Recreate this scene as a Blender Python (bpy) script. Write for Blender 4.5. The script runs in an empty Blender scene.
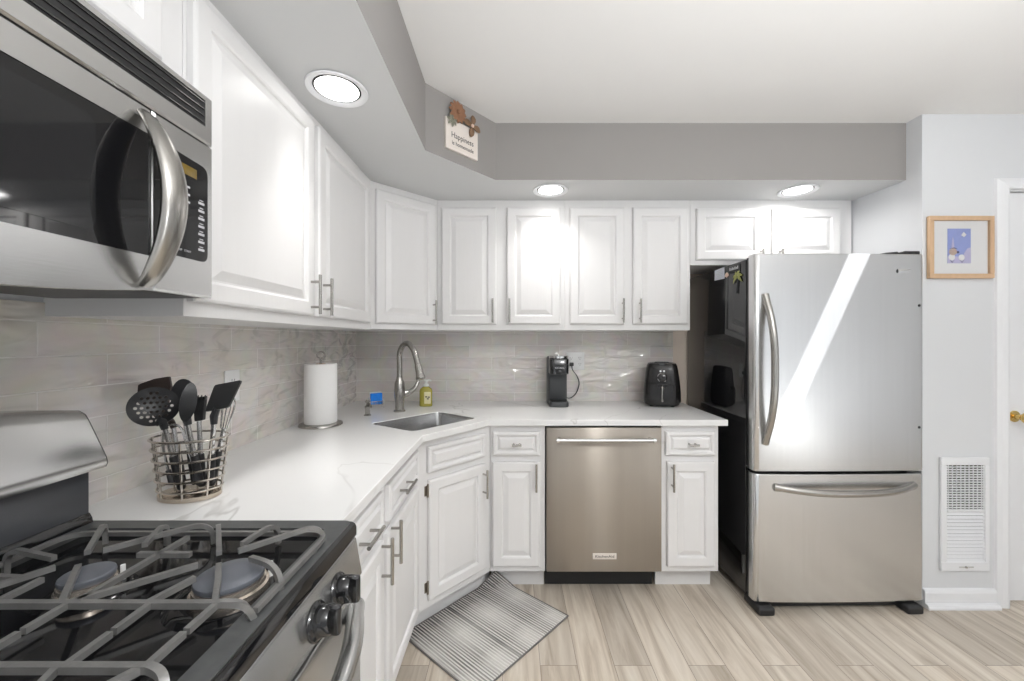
import bpy, bmesh, math, random
from mathutils import Vector, Matrix
random.seed(7)
C = bpy.context.scene.collection
S = bpy.context.scene
PI = math.pi
# ------------------------------------------------------------------ camera, world, lights, exposure
EYE = 1.3166; F = 398.0
cam = bpy.data.cameras.new('camera'); cam.sensor_width = 36; cam.lens = F*36/1024
cam.shift_x = -1/1024; cam.shift_y = -.5/1024; cam.clip_start = .02
camo = bpy.data.objects.new('camera', cam); C.objects.link(camo)
camo.location = (0, 0, EYE); camo.rotation_euler = (PI/2, 0, 0); S.camera = camo
w = bpy.data.worlds.new('daylight'); S.world = w; w.use_nodes = True
bgn = w.node_tree.nodes['Background']; bgn.inputs[0].default_value = (.93, .96, 1, 1); bgn.inputs[1].default_value = 1.0
S.view_settings.view_transform = 'Standard'; S.view_settings.look = 'None'
S.view_settings.exposure = 0.15; S.view_settings.gamma = 1.0; S.view_settings.use_curve_mapping = False
def area(name, loc, rot, size, power, color=(1, 1, 1), shape='SQUARE', size_y=None, parent=None, spread=PI):
    l = bpy.data.lights.new(name, 'AREA'); l.shape = shape; l.size = size; l.energy = power; l.color = color; l.spread = spread
    if size_y: l.size_y = size_y
    o = bpy.data.objects.new(name, l); C.objects.link(o); o.location = loc; o.rotation_euler = rot
    if parent: o.parent = parent
    return o
area('overhead_fill', (.9, -.5, 2.40), (0, 0, 0), .34, 13, (.96, .98, 1), 'DISK')  # unseen fill lamp added overhead for brightness and tile glints
area('fill_uplight', (1.0, -.4, 1.45), (PI, 0, 0), 0.5, 72, (.96, .98, 1), 'DISK')       # added unseen lamp, aimed up to brighten the room off the ceiling
sun = bpy.data.lights.new('sun', 'SUN'); sun.energy = 42; sun.color = (.95, .975, 1); sun.angle = .006; suno = bpy.data.objects.new('sun', sun); C.objects.link(suno)
suno.rotation_euler = Vector((-.46, 1.0, -1.0)).to_track_quat('-Z', 'Y').to_euler()
DOWNLIGHT = 1.7

# ------------------------------------------------------------------ materials
def nd(nt, t, **kw):
    n = nt.nodes.new(t)
    for k, v in kw.items():
        if k.startswith('i_'):
            key = k[2:]; key = int(key) if key.isdigit() else key.replace('_', ' ')
            n.inputs[key].default_value = v
        else: setattr(n, k, v)
    return n
def mat(name, col, rough=.5, metal=0, spec=.5, var=.04, vscale=8, bump=0, bscale=60, stretch=(1, 1, 1), coat=0, trans=0, rvar=0, coord='Object', emit=0, ior=1.45):
    m = bpy.data.materials.new(name); m.use_nodes = True; nt = m.node_tree; L = nt.links.new
    b = nt.nodes['Principled BSDF']
    b.inputs['Roughness'].default_value = rough; b.inputs['Metallic'].default_value = metal
    b.inputs['Specular IOR Level'].default_value = spec; b.inputs['Coat Weight'].default_value = coat
    b.inputs['Coat Roughness'].default_value = .05; b.inputs['Transmission Weight'].default_value = trans; b.inputs['IOR'].default_value = ior
    tc = nd(nt, 'ShaderNodeTexCoord'); mp = nd(nt, 'ShaderNodeMapping'); mp.inputs['Scale'].default_value = stretch
    L(tc.outputs[coord], mp.inputs['Vector'])
    nz = nd(nt, 'ShaderNodeTexNoise', i_Scale=vscale, i_Detail=4.0); L(mp.outputs[0], nz.inputs['Vector'])
    mx = nd(nt, 'ShaderNodeMix', data_type='RGBA')
    c = Vector(col[:3])
    mx.inputs[6].default_value = (*[max(0, x*(1-var)) for x in c], 1); mx.inputs[7].default_value = (*[min(1, x*(1+var)) for x in c], 1)
    L(nz.outputs['Fac'], mx.inputs[0]); L(mx.outputs[2], b.inputs['Base Color'])
    if rvar:
        mr = nd(nt, 'ShaderNodeMapRange'); mr.inputs[3].default_value = rough-rvar; mr.inputs[4].default_value = rough+rvar
        L(nz.outputs['Fac'], mr.inputs[0]); L(mr.outputs[0], b.inputs['Roughness'])
    if bump:
        n2 = nd(nt, 'ShaderNodeTexNoise', i_Scale=bscale, i_Detail=3.0); L(mp.outputs[0], n2.inputs['Vector'])
        bp = nd(nt, 'ShaderNodeBump', i_Strength=bump, i_Distance=.002); L(n2.outputs['Fac'], bp.inputs['Height']); L(bp.outputs[0], b.inputs['Normal'])
    if emit:
        b.inputs['Emission Color'].default_value = (*col[:3], 1); b.inputs['Emission Strength'].default_value = emit
    return m
M = {}
M['cab'] = mat('painted_oak_white', (.80, .79, .785), .32, var=.015, bump=.22, bscale=28, stretch=(3, 3, .35))
M['ceil'] = mat('ceiling_white', (.84, .83, .815), .9, var=.01, bump=.05, bscale=90)
M['carpet'] = mat('pale_bounce_carpet', (.72, .71, .69), .95, var=.05, vscale=60, bump=.3, bscale=200)
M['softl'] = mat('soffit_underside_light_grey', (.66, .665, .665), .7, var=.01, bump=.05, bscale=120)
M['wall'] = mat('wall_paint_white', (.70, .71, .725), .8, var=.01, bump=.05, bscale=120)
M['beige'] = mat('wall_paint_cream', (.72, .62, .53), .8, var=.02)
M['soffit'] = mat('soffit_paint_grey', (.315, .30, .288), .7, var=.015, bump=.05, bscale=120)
M['trimw'] = mat('trim_white', (.82, .825, .84), .4, var=.01)
M['nickel'] = mat('brushed_nickel', (.43, .415, .39), .27, 1, var=.05, vscale=40)
M['steel'] = mat('stainless_steel', (.60, .60, .595), .27, 1, var=.04, vscale=30, stretch=(.05, 1, 1.5), bump=.03, bscale=120)
M['steelv'] = mat('stainless_vertical_grain', (.69, .69, .69), .27, 1, var=.04, vscale=30, stretch=(2, 1, .04), bump=.03, bscale=120)
M['dwsteel'] = mat('warm_stainless_vertical_grain', (.39, .35, .305), .30, 1, var=.05, vscale=14, stretch=(2, 1, .03), bump=.03, bscale=120)
M['chrome'] = mat('chrome', (.78, .78, .78), .08, 1, var=.02)
M['sinksteel'] = mat('sink_steel', (.55, .55, .55), .25, 1, var=.05, vscale=25)
M['blackgloss'] = mat('black_gloss', (.009, .009, .010), .05, 0, 1.0, var=.1)
M['blackglass'] = mat('black_glass', (.008, .008, .009), .03, 0, .6, var=.05)
M['black'] = mat('black_plastic', (.02, .02, .021), .38, var=.15)
M['blacksoft'] = mat('black_silicone', (.022, .022, .024), .5, var=.15, vscale=30)
M['darkgrey'] = mat('dark_grey_plastic', (.06, .063, .066), .42, var=.08)
M['enamel'] = mat('black_enamel', (.008, .008, .009), .07, 0, .5, var=.2, vscale=20)
M['rim'] = mat('dark_grey_enamel', (.085, .088, .088), .33, 0, .5, var=.3, vscale=60, bump=.05, bscale=300)
M['iron'] = mat('cast_iron_grey', (.25, .245, .238), .33, .45, var=.3, vscale=35, bump=.25, bscale=220)
M['cap'] = mat('burner_cap_grey', (.17, .18, .205), .33, .3, var=.12, vscale=40)
M['brass'] = mat('brass', (.80, .58, .22), .15, 1, var=.05)
M['burner'] = mat('burner_ring_metal', (.78, .69, .60), .25, .9, var=.2, vscale=30)
M['bronze'] = mat('hinge_bronze', (.30, .255, .21), .35, .9, var=.2, vscale=60)
M['paper'] = mat('paper_towel_white', (.86, .85, .835), .95, var=.02, bump=.35, bscale=140)
M['white'] = mat('white_plastic', (.82, .82, .81), .35, var=.01)
M['slot'] = mat('dark_slot', (.03, .03, .03), .6)
M['sponge'] = mat('sponge_blue', (.02, .24, .86), .85, var=.2, vscale=60, bump=.6, bscale=160)
M['spongew'] = mat('scrub_pad_white', (.80, .86, .88), .9, var=.05, vscale=60, bump=.6, bscale=160)
M['soap'] = mat('olive_liquid_soap', (.42, .37, .06), .08, 0, .5, var=.06, coat=.6)
M['soaplabel'] = mat('soap_label_cream', (.80, .74, .45), .5, var=.12, vscale=60)
M['wood'] = mat('light_oak_frame', (.62, .42, .26), .45, var=.14, vscale=14, stretch=(4, 4, 1))
M['mat'] = mat('picture_mat_white', (.86, .86, .86), .8, var=.005)
M['sky'] = mat('print_lavender_blue', (.34, .40, .74), .6, var=.12, vscale=20)
M['lav'] = mat('print_lilac_haze', (.58, .55, .76), .6, var=.08, vscale=30)
M['tan'] = mat('print_tan', (.55, .42, .36), .6, var=.15, vscale=90)
M['navy'] = mat('print_navy', (.10, .10, .22), .6)
M['signw'] = mat('sign_cream', (.80, .73, .67), .6, var=.03)
M['rust'] = mat('flower_rust', (.27, .135, .075), .7, var=.25, vscale=40)
M['brown'] = mat('flower_brown', (.20, .12, .07), .7, var=.25, vscale=40)
M['leaf'] = mat('leaf_sage', (.26, .26, .20), .7, var=.25, vscale=60)
M['ink'] = mat('ink_dark', (.05, .045, .04), .6)
M['legend'] = mat('legend_light_grey', (.55, .55, .57), .5)
M['amber'] = mat('display_amber', (.20, .13, .02), .2, var=.4, vscale=60)
M['lens'] = mat('lamp_lens', (1, .99, .97), .5, emit=5.0, var=0)
M['palm'] = mat('palm_leaf_olive', (.30, .31, .10), .6, var=.3, vscale=90)
M['note'] = mat('note_paper', (.66, .68, .75), .7, var=.05, vscale=60)
M['pink'] = mat('magnet_peach', (.75, .55, .45), .6)
M['toe'] = mat('toe_kick_black', (.02, .02, .021), .4)
M['frypan'] = mat('fryer_black', (.013, .012, .012), .25, var=.1, coat=.1)
M['caddy'] = mat('warm_chrome_wire', (.62, .575, .52), .16, 1, var=.05)
M['skim'] = mat('charcoal_nylon', (.013, .013, .014), .38, var=.1)
M['brownplate'] = mat('dark_brown_nylon', (.035, .022, .018), .35, var=.1)

def aniso(m, a, rot):
    nt = m.node_tree; b = nt.nodes['Principled BSDF']; tg = nd(nt, 'ShaderNodeTangent', direction_type='RADIAL', axis='Z'); nt.links.new(tg.outputs[0], b.inputs['Tangent'])
    b.inputs['Anisotropic'].default_value = a; b.inputs['Anisotropic Rotation'].default_value = rot
aniso(M['dwsteel'], 1.0, .25)
def tile_mat(name, axis):
    m = bpy.data.materials.new(name); m.use_nodes = True; nt = m.node_tree; L = nt.links.new; b = nt.nodes['Principled BSDF']
    g = nd(nt, 'ShaderNodeNewGeometry'); sp = nd(nt, 'ShaderNodeSeparateXYZ'); L(g.outputs['Position'], sp.inputs[0])
    az = nd(nt, 'ShaderNodeMath', operation='ADD'); az.inputs[1].default_value = -.966+.0785*20; L(sp.outputs['Z'], az.inputs[0])
    ax = nd(nt, 'ShaderNodeMath', operation='ADD'); ax.inputs[1].default_value = 6.07+.151 if axis == 'Y' else 6.03; L(sp.outputs[axis], ax.inputs[0])
    cb = nd(nt, 'ShaderNodeCombineXYZ'); L(ax.outputs[0], cb.inputs[0]); L(az.outputs[0], cb.inputs[1])
    br = nd(nt, 'ShaderNodeTexBrick', offset=.5, offset_frequency=2)
    br.inputs['Color1'].default_value = (.66, .615, .57, 1); br.inputs['Color2'].default_value = (.74, .70, .655, 1); br.inputs['Mortar'].default_value = (.80, .77, .73, 1)
    br.inputs['Scale'].default_value = 1; br.inputs['Mortar Size'].default_value = .0021; br.inputs['Mortar Smooth'].default_value = .3
    br.inputs['Brick Width'].default_value = .302; br.inputs['Row Height'].default_value = .0785; br.inputs['Bias'].default_value = 0
    L(cb.outputs[0], br.inputs['Vector'])
    n1 = nd(nt, 'ShaderNodeTexNoise', i_Scale=9.0, i_Detail=3.0, i_Distortion=1.0); L(g.outputs['Position'], n1.inputs['Vector'])
    mx = nd(nt, 'ShaderNodeMix', data_type='RGBA', blend_type='OVERLAY'); mx.inputs[0].default_value = .22; L(br.outputs['Color'], mx.inputs[6]); L(n1.outputs['Color'], mx.inputs[7])
    hs = nd(nt, 'ShaderNodeHueSaturation', i_Saturation=.95); L(mx.outputs[2], hs.inputs['Color']); L(hs.outputs[0], b.inputs['Base Color'])
    # glazed surface: slow waves along each tile, grout sunk and matt
    mp = nd(nt, 'ShaderNodeMapping'); mp.inputs['Scale'].default_value = (6, 17, 1); L(cb.outputs[0], mp.inputs['Vector'])
    n2 = nd(nt, 'ShaderNodeTexNoise', i_Scale=1.0, i_Detail=1.5, i_Distortion=.9); L(mp.outputs[0], n2.inputs['Vector'])
    b1 = nd(nt, 'ShaderNodeBump', i_Strength=1.0, i_Distance=.048); L(n2.outputs['Fac'], b1.inputs['Height'])
    b2 = nd(nt, 'ShaderNodeBump', i_Strength=1.0, i_Distance=.0015, invert=True); L(br.outputs['Fac'], b2.inputs['Height']); b3 = nd(nt, 'ShaderNodeBump', i_Strength=.3, i_Distance=.012); L(n2.outputs['Fac'], b3.inputs['Height']); L(b3.outputs[0], b2.inputs['Normal'])
    L(b2.outputs[0], b.inputs['Normal'])   # the clay is nearly flat, the glaze on it is wavy
    mr = nd(nt, 'ShaderNodeMapRange'); mr.inputs[3].default_value = .06; mr.inputs[4].default_value = .7; L(br.outputs['Fac'], mr.inputs[0]); L(mr.outputs[0], b.inputs['Roughness'])
    b.inputs['Specular IOR Level'].default_value = .3; b.inputs['Coat Weight'].default_value = 1; b.inputs['Coat IOR'].default_value = 1.75; b.inputs['Coat Roughness'].default_value = .03; L(b1.outputs[0], b.inputs['Coat Normal'])
    return m
M['tile_l'] = tile_mat('glazed_tile_side', 'Y'); M['tile_b'] = tile_mat('glazed_tile_rear', 'X')

def quartz():
    m = bpy.data.materials.new('white_quartz'); m.use_nodes = True; nt = m.node_tree; L = nt.links.new; b = nt.nodes['Principled BSDF']
    tc = nd(nt, 'ShaderNodeTexCoord')
    n0 = nd(nt, 'ShaderNodeTexNoise', i_Scale=1.1, i_Detail=5.5, i_Roughness=.5, i_Distortion=.5); L(tc.outputs['Object'], n0.inputs['Vector'])
    s = nd(nt, 'ShaderNodeMath', operation='SUBTRACT'); s.inputs[1].default_value = .5; L(n0.outputs['Fac'], s.inputs[0])
    a = nd(nt, 'ShaderNodeMath', operation='ABSOLUTE'); L(s.outputs[0], a.inputs[0])
    r = nd(nt, 'ShaderNodeMapRange'); r.inputs[1].default_value = 0; r.inputs[2].default_value = .0045; r.inputs[3].default_value = 1; r.inputs[4].default_value = 0; L(a.outputs[0], r.inputs[0])
    n1 = nd(nt, 'ShaderNodeTexNoise', i_Scale=2.3, i_Detail=2.0); L(tc.outputs['Object'], n1.inputs['Vector'])
    r1 = nd(nt, 'ShaderNodeMapRange'); r1.inputs[1].default_value = .42; r1.inputs[2].default_value = .62; r1.inputs[4].default_value = .55; L(n1.outputs['Fac'], r1.inputs[0])
    mu = nd(nt, 'ShaderNodeMath', operation='MULTIPLY'); L(r.outputs[0], mu.inputs[0]); L(r1.outputs[0], mu.inputs[1])
    mx = nd(nt, 'ShaderNodeMix', data_type='RGBA'); mx.inputs[6].default_value = (.83, .825, .815, 1); mx.inputs[7].default_value = (.42, .40, .38, 1); L(mu.outputs[0], mx.inputs[0]); L(mx.outputs[2], b.inputs['Base Color'])
    b.inputs['Roughness'].default_value = .16
    return m
M['quartz'] = quartz()

def planks():
    m = bpy.data.materials.new('beige_vinyl_planks'); m.use_nodes = True; nt = m.node_tree; L = nt.links.new; b = nt.nodes['Principled BSDF']
    g = nd(nt, 'ShaderNodeNewGeometry'); sp = nd(nt, 'ShaderNodeSeparateXYZ'); L(g.outputs['Position'], sp.inputs[0])
    ay = nd(nt, 'ShaderNodeMath', operation='ADD'); ay.inputs[1].default_value = 20.35; L(sp.outputs['Y'], ay.inputs[0])
    ax = nd(nt, 'ShaderNodeMath', operation='ADD'); ax.inputs[1].default_value = 15.04; L(sp.outputs['X'], ax.inputs[0])
    cb = nd(nt, 'ShaderNodeCombineXYZ'); L(ay.outputs[0], cb.inputs[0]); L(ax.outputs[0], cb.inputs[1])
    br = nd(nt, 'ShaderNodeTexBrick', offset=.37, offset_frequency=2)
    br.inputs['Color1'].default_value = (0, 0, 0, 1); br.inputs['Color2'].default_value = (1, 1, 1, 1); br.inputs['Mortar'].default_value = (.5, .5, .5, 1)
    br.inputs['Scale'].default_value = 1; br.inputs['Mortar Size'].default_value = .0011; br.inputs['Brick Width'].default_value = 1.22; br.inputs['Row Height'].default_value = .15
    L(cb.outputs[0], br.inputs['Vector'])
    # grain, shifted from plank to plank
    sc = nd(nt, 'ShaderNodeMapping'); sc.inputs['Scale'].default_value = (1.1, 13, 1); L(cb.outputs[0], sc.inputs['Vector'])
    off = nd(nt, 'ShaderNodeVectorMath', operation='MULTIPLY_ADD'); off.inputs[1].default_value = (7, 3, 5); L(br.outputs['Color'], off.inputs[0]); L(sc.outputs[0], off.inputs[2])
    n1 = nd(nt, 'ShaderNodeTexNoise', i_Scale=1.6, i_Detail=7.0, i_Roughness=.6, i_Distortion=.8); L(off.outputs[0], n1.inputs['Vector'])
    cr = nd(nt, 'ShaderNodeValToRGB'); e = cr.color_ramp.elements
    e[0].position = .28; e[0].color = (.36, .285, .205, 1); e[1].position = .72; e[1].color = (.72, .65, .55, 1)
    k = cr.color_ramp.elements.new(.5); k.color = (.58, .50, .405, 1); L(n1.outputs['Fac'], cr.inputs[0])
    hv = nd(nt, 'ShaderNodeHueSaturation'); vr = nd(nt, 'ShaderNodeMapRange'); vr.inputs[3].default_value = .86; vr.inputs[4].default_value = 1.12
    L(br.outputs['Color'], vr.inputs[0]); L(vr.outputs[0], hv.inputs['Value']); hv.inputs['Saturation'].default_value = .9; L(cr.outputs[0], hv.inputs['Color'])
    mx = nd(nt, 'ShaderNodeMix', data_type='RGBA'); mx.inputs[7].default_value = (.24, .19, .15, 1); L(br.outputs['Fac'], mx.inputs[0]); L(hv.outputs[0], mx.inputs[6]); L(mx.outputs[2], b.inputs['Base Color'])
    bp = nd(nt, 'ShaderNodeBump', i_Strength=.25, i_Distance=.002); L(n1.outputs['Fac'], bp.inputs['Height']); L(bp.outputs[0], b.inputs['Normal'])
    b.inputs['Roughness'].default_value = .42
    return m
M['planks'] = planks()

def rug_mat():
    m = bpy.data.materials.new('ombre_striped_weave'); m.use_nodes = True; nt = m.node_tree; L = nt.links.new; b = nt.nodes['Principled BSDF']
    tc = nd(nt, 'ShaderNodeUVMap'); sp = nd(nt, 'ShaderNodeSeparateXYZ'); L(tc.outputs[0], sp.inputs[0])   # x along the long side, y across from the cabinet edge
    st = nd(nt, 'ShaderNodeTexNoise', noise_dimensions='1D', i_Scale=46.0, i_Detail=3.0, i_Roughness=.7); L(sp.outputs['X'], st.inputs['W'])
    fi = nd(nt, 'ShaderNodeMath', operation='MULTIPLY'); fi.inputs[1].default_value = 44*2*PI; L(sp.outputs['X'], fi.inputs[0])
    si = nd(nt, 'ShaderNodeMath', operation='SINE'); L(fi.outputs[0], si.inputs[0])
    ba = nd(nt, 'ShaderNodeMath', operation='MULTIPLY'); ba.inputs[1].default_value = 3.2*2*PI; L(sp.outputs['X'], ba.inputs[0])
    bs = nd(nt, 'ShaderNodeMath', operation='SINE'); L(ba.outputs[0], bs.inputs[0])
    # the dark yarn fades along the stripe
    vr = nd(nt, 'ShaderNodeValToRGB'); e = vr.color_ramp.elements
    e[0].position = 0; e[0].color = (.12, .115, .115, 1); e[1].position = 1; e[1].color = (.52, .50, .475, 1)
    for p, c in ((.10, .15), (.20, .36), (.40, .56), (.58, .42), (.72, .32), (.86, .54)):
        k = e.new(p); k.color = (c, c*.965, c*.92, 1)
    nv = nd(nt, 'ShaderNodeTexNoise', i_Scale=5.0, i_Detail=3.0); L(tc.outputs[0], nv.inputs['Vector'])
    nm = nd(nt, 'ShaderNodeMath', operation='MULTIPLY_ADD'); nm.inputs[1].default_value = .18; L(nv.outputs['Fac'], nm.inputs[0]); L(sp.outputs['Y'], nm.inputs[2])
    n3 = nd(nt, 'ShaderNodeMath', operation='SUBTRACT'); n3.inputs[1].default_value = .09; L(nm.outputs[0], n3.inputs[0]); L(n3.outputs[0], vr.inputs[0])
    # bands of darker stripes
    bm = nd(nt, 'ShaderNodeMapRange'); bm.inputs[1].default_value = -1; bm.inputs[2].default_value = 1; bm.inputs[3].default_value = .55; bm.inputs[4].default_value = 1.15; L(bs.outputs[0], bm.inputs[0])
    hv = nd(nt, 'ShaderNodeHueSaturation'); L(vr.outputs[0], hv.inputs['Color']); L(bm.outputs[0], hv.inputs['Value'])
    sf = nd(nt, 'ShaderNodeMath', operation='MULTIPLY_ADD'); sf.inputs[1].default_value = .22; L(si.outputs[0], sf.inputs[0]); L(st.outputs['Fac'], sf.inputs[2])
    rr = nd(nt, 'ShaderNodeMapRange'); rr.inputs[1].default_value = .45; rr.inputs[2].default_value = .64; rr.inputs[4].default_value = .9; L(sf.outputs[0], rr.inputs[0])
    mx = nd(nt, 'ShaderNodeMix', data_type='RGBA'); mx.inputs[7].default_value = (.74, .725, .70, 1); L(rr.outputs[0], mx.inputs[0]); L(hv.outputs[0], mx.inputs[6])
    L(mx.outputs[2], b.inputs['Base Color']); b.inputs['Roughness'].default_value = .9; b.inputs['Specular IOR Level'].default_value = .15
    bp = nd(nt, 'ShaderNodeBump', i_Strength=.5, i_Distance=.002); L(si.outputs[0], bp.inputs['Height']); L(bp.outputs[0], b.inputs['Normal'])
    return m
M['rug'] = rug_mat()
M['rugedge'] = mat('rug_binding_grey', (.17, .16, .155), .9, var=.15, vscale=80)

# ------------------------------------------------------------------ mesh helpers
class MB:
    def __init__(s): s.bm = bmesh.new(); s.X = Matrix()
    def at(s, m): s.X = m; return s
    def v(s, p): return s.bm.verts.new(s.X @ Vector(p))
    def face(s, vs):
        try: return s.bm.faces.new(vs)
        except ValueError: return None
    def box(s, a, b, bev=0, seg=2):
        a, b = [min(p, q) for p, q in zip(a, b)], [max(p, q) for p, q in zip(a, b)]
        vs = [s.v((x, y, z)) for x in (a[0], b[0]) for y in (a[1], b[1]) for z in (a[2], b[2])]
        fs = [s.face([vs[i] for i in q]) for q in ((0, 1, 3, 2), (4, 6, 7, 5), (0, 4, 5, 1), (2, 3, 7, 6), (0, 2, 6, 4), (1, 5, 7, 3))]
        if bev:
            es = list({e for f in fs for e in f.edges})
            bmesh.ops.bevel(s.bm, geom=es, offset=min(bev, .49*min(q-p for p, q in zip(a, b))), segments=seg, profile=.5, affect='EDGES')
        return s
    def prism(s, poly, z0, z1, axis='z'):
        def P(x, y, z): return {'z': (x, y, z), 'y': (x, z, y), 'x': (z, x, y)}[axis]
        lo = [s.v(P(x, y, z0)) for x, y in poly]; hi = [s.v(P(x, y, z1)) for x, y in poly]
        n = len(poly); s.face(lo[::-1]); s.face(hi)
        for i in range(n): s.face([lo[i], lo[(i+1) % n], hi[(i+1) % n], hi[i]])
        return s
    def rings(s, rs, cap=True, closed=False):
        R = [[s.v(p) for p in r] for r in rs]; n = len(R[0])
        for a, b in (list(zip(R, R[1:])) + ([(R[-1], R[0])] if closed else [])):
            for i in range(n): s.face([a[i], a[(i+1) % n], b[(i+1) % n], b[i]])
        if cap and not closed: s.face(R[0][::-1]); s.face(R[-1])
        return s
    def lathe(s, prof, c=(0, 0, 0), n=32, axis=(0, 0, 1), cap=True, sx=1, sy=1):
        q = Vector((0, 0, 1)).rotation_difference(Vector(axis).normalized()); c = Vector(c)
        return s.rings([[c + q @ Vector((r*sx*math.cos(2*PI*i/n), r*sy*math.sin(2*PI*i/n), z)) for i in range(n)] for r, z in prof], cap)
    def cyl(s, p, q, r, r2=None, n=16):
        p, q = Vector(p), Vector(q)
        return s.lathe([(r, 0), (r2 if r2 is not None else r, (q-p).length)], p, n, q-p)
    def tube(s, pts, r, n=10, closed=False, flat=None, up=None):
        pts = [Vector(p) for p in pts]; m = len(pts); rs = r if isinstance(r, (list, tuple)) else [r]*m
        out = []; N = None
        for i, p in enumerate(pts):
            t = (pts[(i+1) % m] - pts[i-1]) if closed else (pts[min(i+1, m-1)] - pts[max(i-1, 0)])
            t.normalize()
            if up is not None:
                N = Vector(up) - t*Vector(up).dot(t); N.normalize()
            elif N is None:
                a = Vector((0, 0, 1)) if abs(t.z) < .9 else Vector((1, 0, 0)); N = (a - t*a.dot(t)).normalized()
            else:
                N = (N - t*N.dot(t)).normalized()
            B = t.cross(N); f = flat or 1
            out.append([p + (N*math.cos(2*PI*k/n+PI/n)*f + B*math.sin(2*PI*k/n+PI/n))*rs[i] for k in range(n)])
        return s.rings(out, True, closed)
    def sup(s, secs, n=40, e=3.0):   # lofted super-ellipses: (z, rx, ry, cx, cy)
        rs = []
        for sec in secs:
            z, rx, ry = sec[:3]; cx, cy = (sec[3:5] if len(sec) > 3 else (0, 0)); ring = []
            for i in range(n):
                a = 2*PI*i/n; c, d = math.cos(a), math.sin(a)
                ring.append((cx+rx*math.copysign(abs(c)**(2/e), c), cy+ry*math.copysign(abs(d)**(2/e), d), z))
            rs.append(ring)
        return s.rings(rs)
    def build(s, name, m, parent=None, smooth=True, ang=35):
        bmesh.ops.recalc_face_normals(s.bm, faces=s.bm.faces[:])
        me = bpy.data.meshes.new(name); s.bm.to_mesh(me); s.bm.free()
        o = bpy.data.objects.new(name, me); C.objects.link(o)
        for mm in (m if isinstance(m, (list, tuple)) else [m]): me.materials.append(mm)
        if parent: o.parent = parent
        if smooth:
            for p in me.polygons: p.use_smooth = True
            try: me.set_sharp_from_angle(angle=math.radians(ang))
            except Exception: pass
        return o
def spline(pts, k=6, closed=False):
    pts = [Vector(p) for p in pts]; n = len(pts); out = []
    for i in range(n if closed else n-1):
        p1, p2 = pts[i], pts[(i+1) % n]
        p0 = pts[i-1] if (i or closed) else p1*2-p2; p3 = pts[(i+2) % n] if (closed or i+2 < n) else p2*2-p1
        for j in range(k):
            t = j/k
            out.append(.5*((2*p1)+(p2-p0)*t+(2*p0-5*p1+4*p2-p3)*t*t+(3*p1-p0-3*p2+p3)*t**3))
    if not closed: out.append(pts[-1])
    return out
def wslab(outer, holes, z0, z1):
    m = MB(); bm = m.bm; lay = []
    for z in (z0, z1):
        ls = [[bm.verts.new((x, y, z)) for x, y in l] for l in [outer]+holes]
        es = [bm.edges.new((l[k], l[(k+1) % len(l)])) for l in ls for k in range(len(l))]
        bmesh.ops.triangle_fill(bm, use_beauty=True, use_dissolve=False, edges=es); lay.append(ls)
    for A, B in zip(*lay):
        for k in range(len(A)): m.face([A[k], A[(k+1) % len(A)], B[(k+1) % len(B)], B[k]])
    return m
def thing(name, label, cat, loc=(0, 0, 0), rz=0, group=None):
    o = bpy.data.objects.new(name, None); C.objects.link(o); o.empty_display_size = .05
    o.location = loc; o.rotation_euler = (0, 0, rz); return tag(o, label, cat, group)
def tag(o, label, cat, group=None):
    o['label'] = label; o['category'] = cat
    if group: o['group'] = group
    return o
def struct(o, label=None, cat=None):
    o['kind'] = 'structure'
    if label: o['label'] = label
    if cat: o['category'] = cat
    return o
def rounded(poly, r, k=5):   # polygon with rounded corners
    out = []; n = len(poly)
    for i in range(n):
        p, a, b = Vector(poly[i]), Vector(poly[i-1]), Vector(poly[(i+1) % n])
        u, v = (a-p).normalized(), (b-p).normalized(); rr = r[i] if isinstance(r, (list, tuple)) else r
        s_, e_ = p+u*rr, p+v*rr
        if rr < 1e-6: out.append(tuple(p)); continue
        for j in range(k+1):
            t = j/k; out.append(tuple(s_*(1-t)**2 + p*2*t*(1-t) + e_*t*t))
    return out
def rrect(x0, x1, y0, y1, r, k=5): return rounded([(x0, y0), (x1, y0), (x1, y1), (x0, y1)], r, k)
def text(body, size, m, parent, loc, rot, name='lettering', ext=.0004, align='CENTER', sx=1.0):
    cu = bpy.data.curves.new(name, 'FONT'); cu.body = body; cu.size = size; cu.extrude = ext; cu.align_x = align; cu.align_y = 'CENTER'; cu.resolution_u = 3
    tmp = bpy.data.objects.new('tmp', cu); C.objects.link(tmp)
    dg = bpy.context.evaluated_depsgraph_get(); dg.update()
    me = bpy.data.meshes.new_from_object(tmp.evaluated_get(dg)); bpy.data.objects.remove(tmp)
    me.transform(Matrix.Diagonal((sx, 1, 1, 1))); me.materials.clear(); me.materials.append(m); me.name = name
    o = bpy.data.objects.new(name, me); C.objects.link(o); o.parent = parent; o.location = loc; o.rotation_euler = rot
    return o
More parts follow.
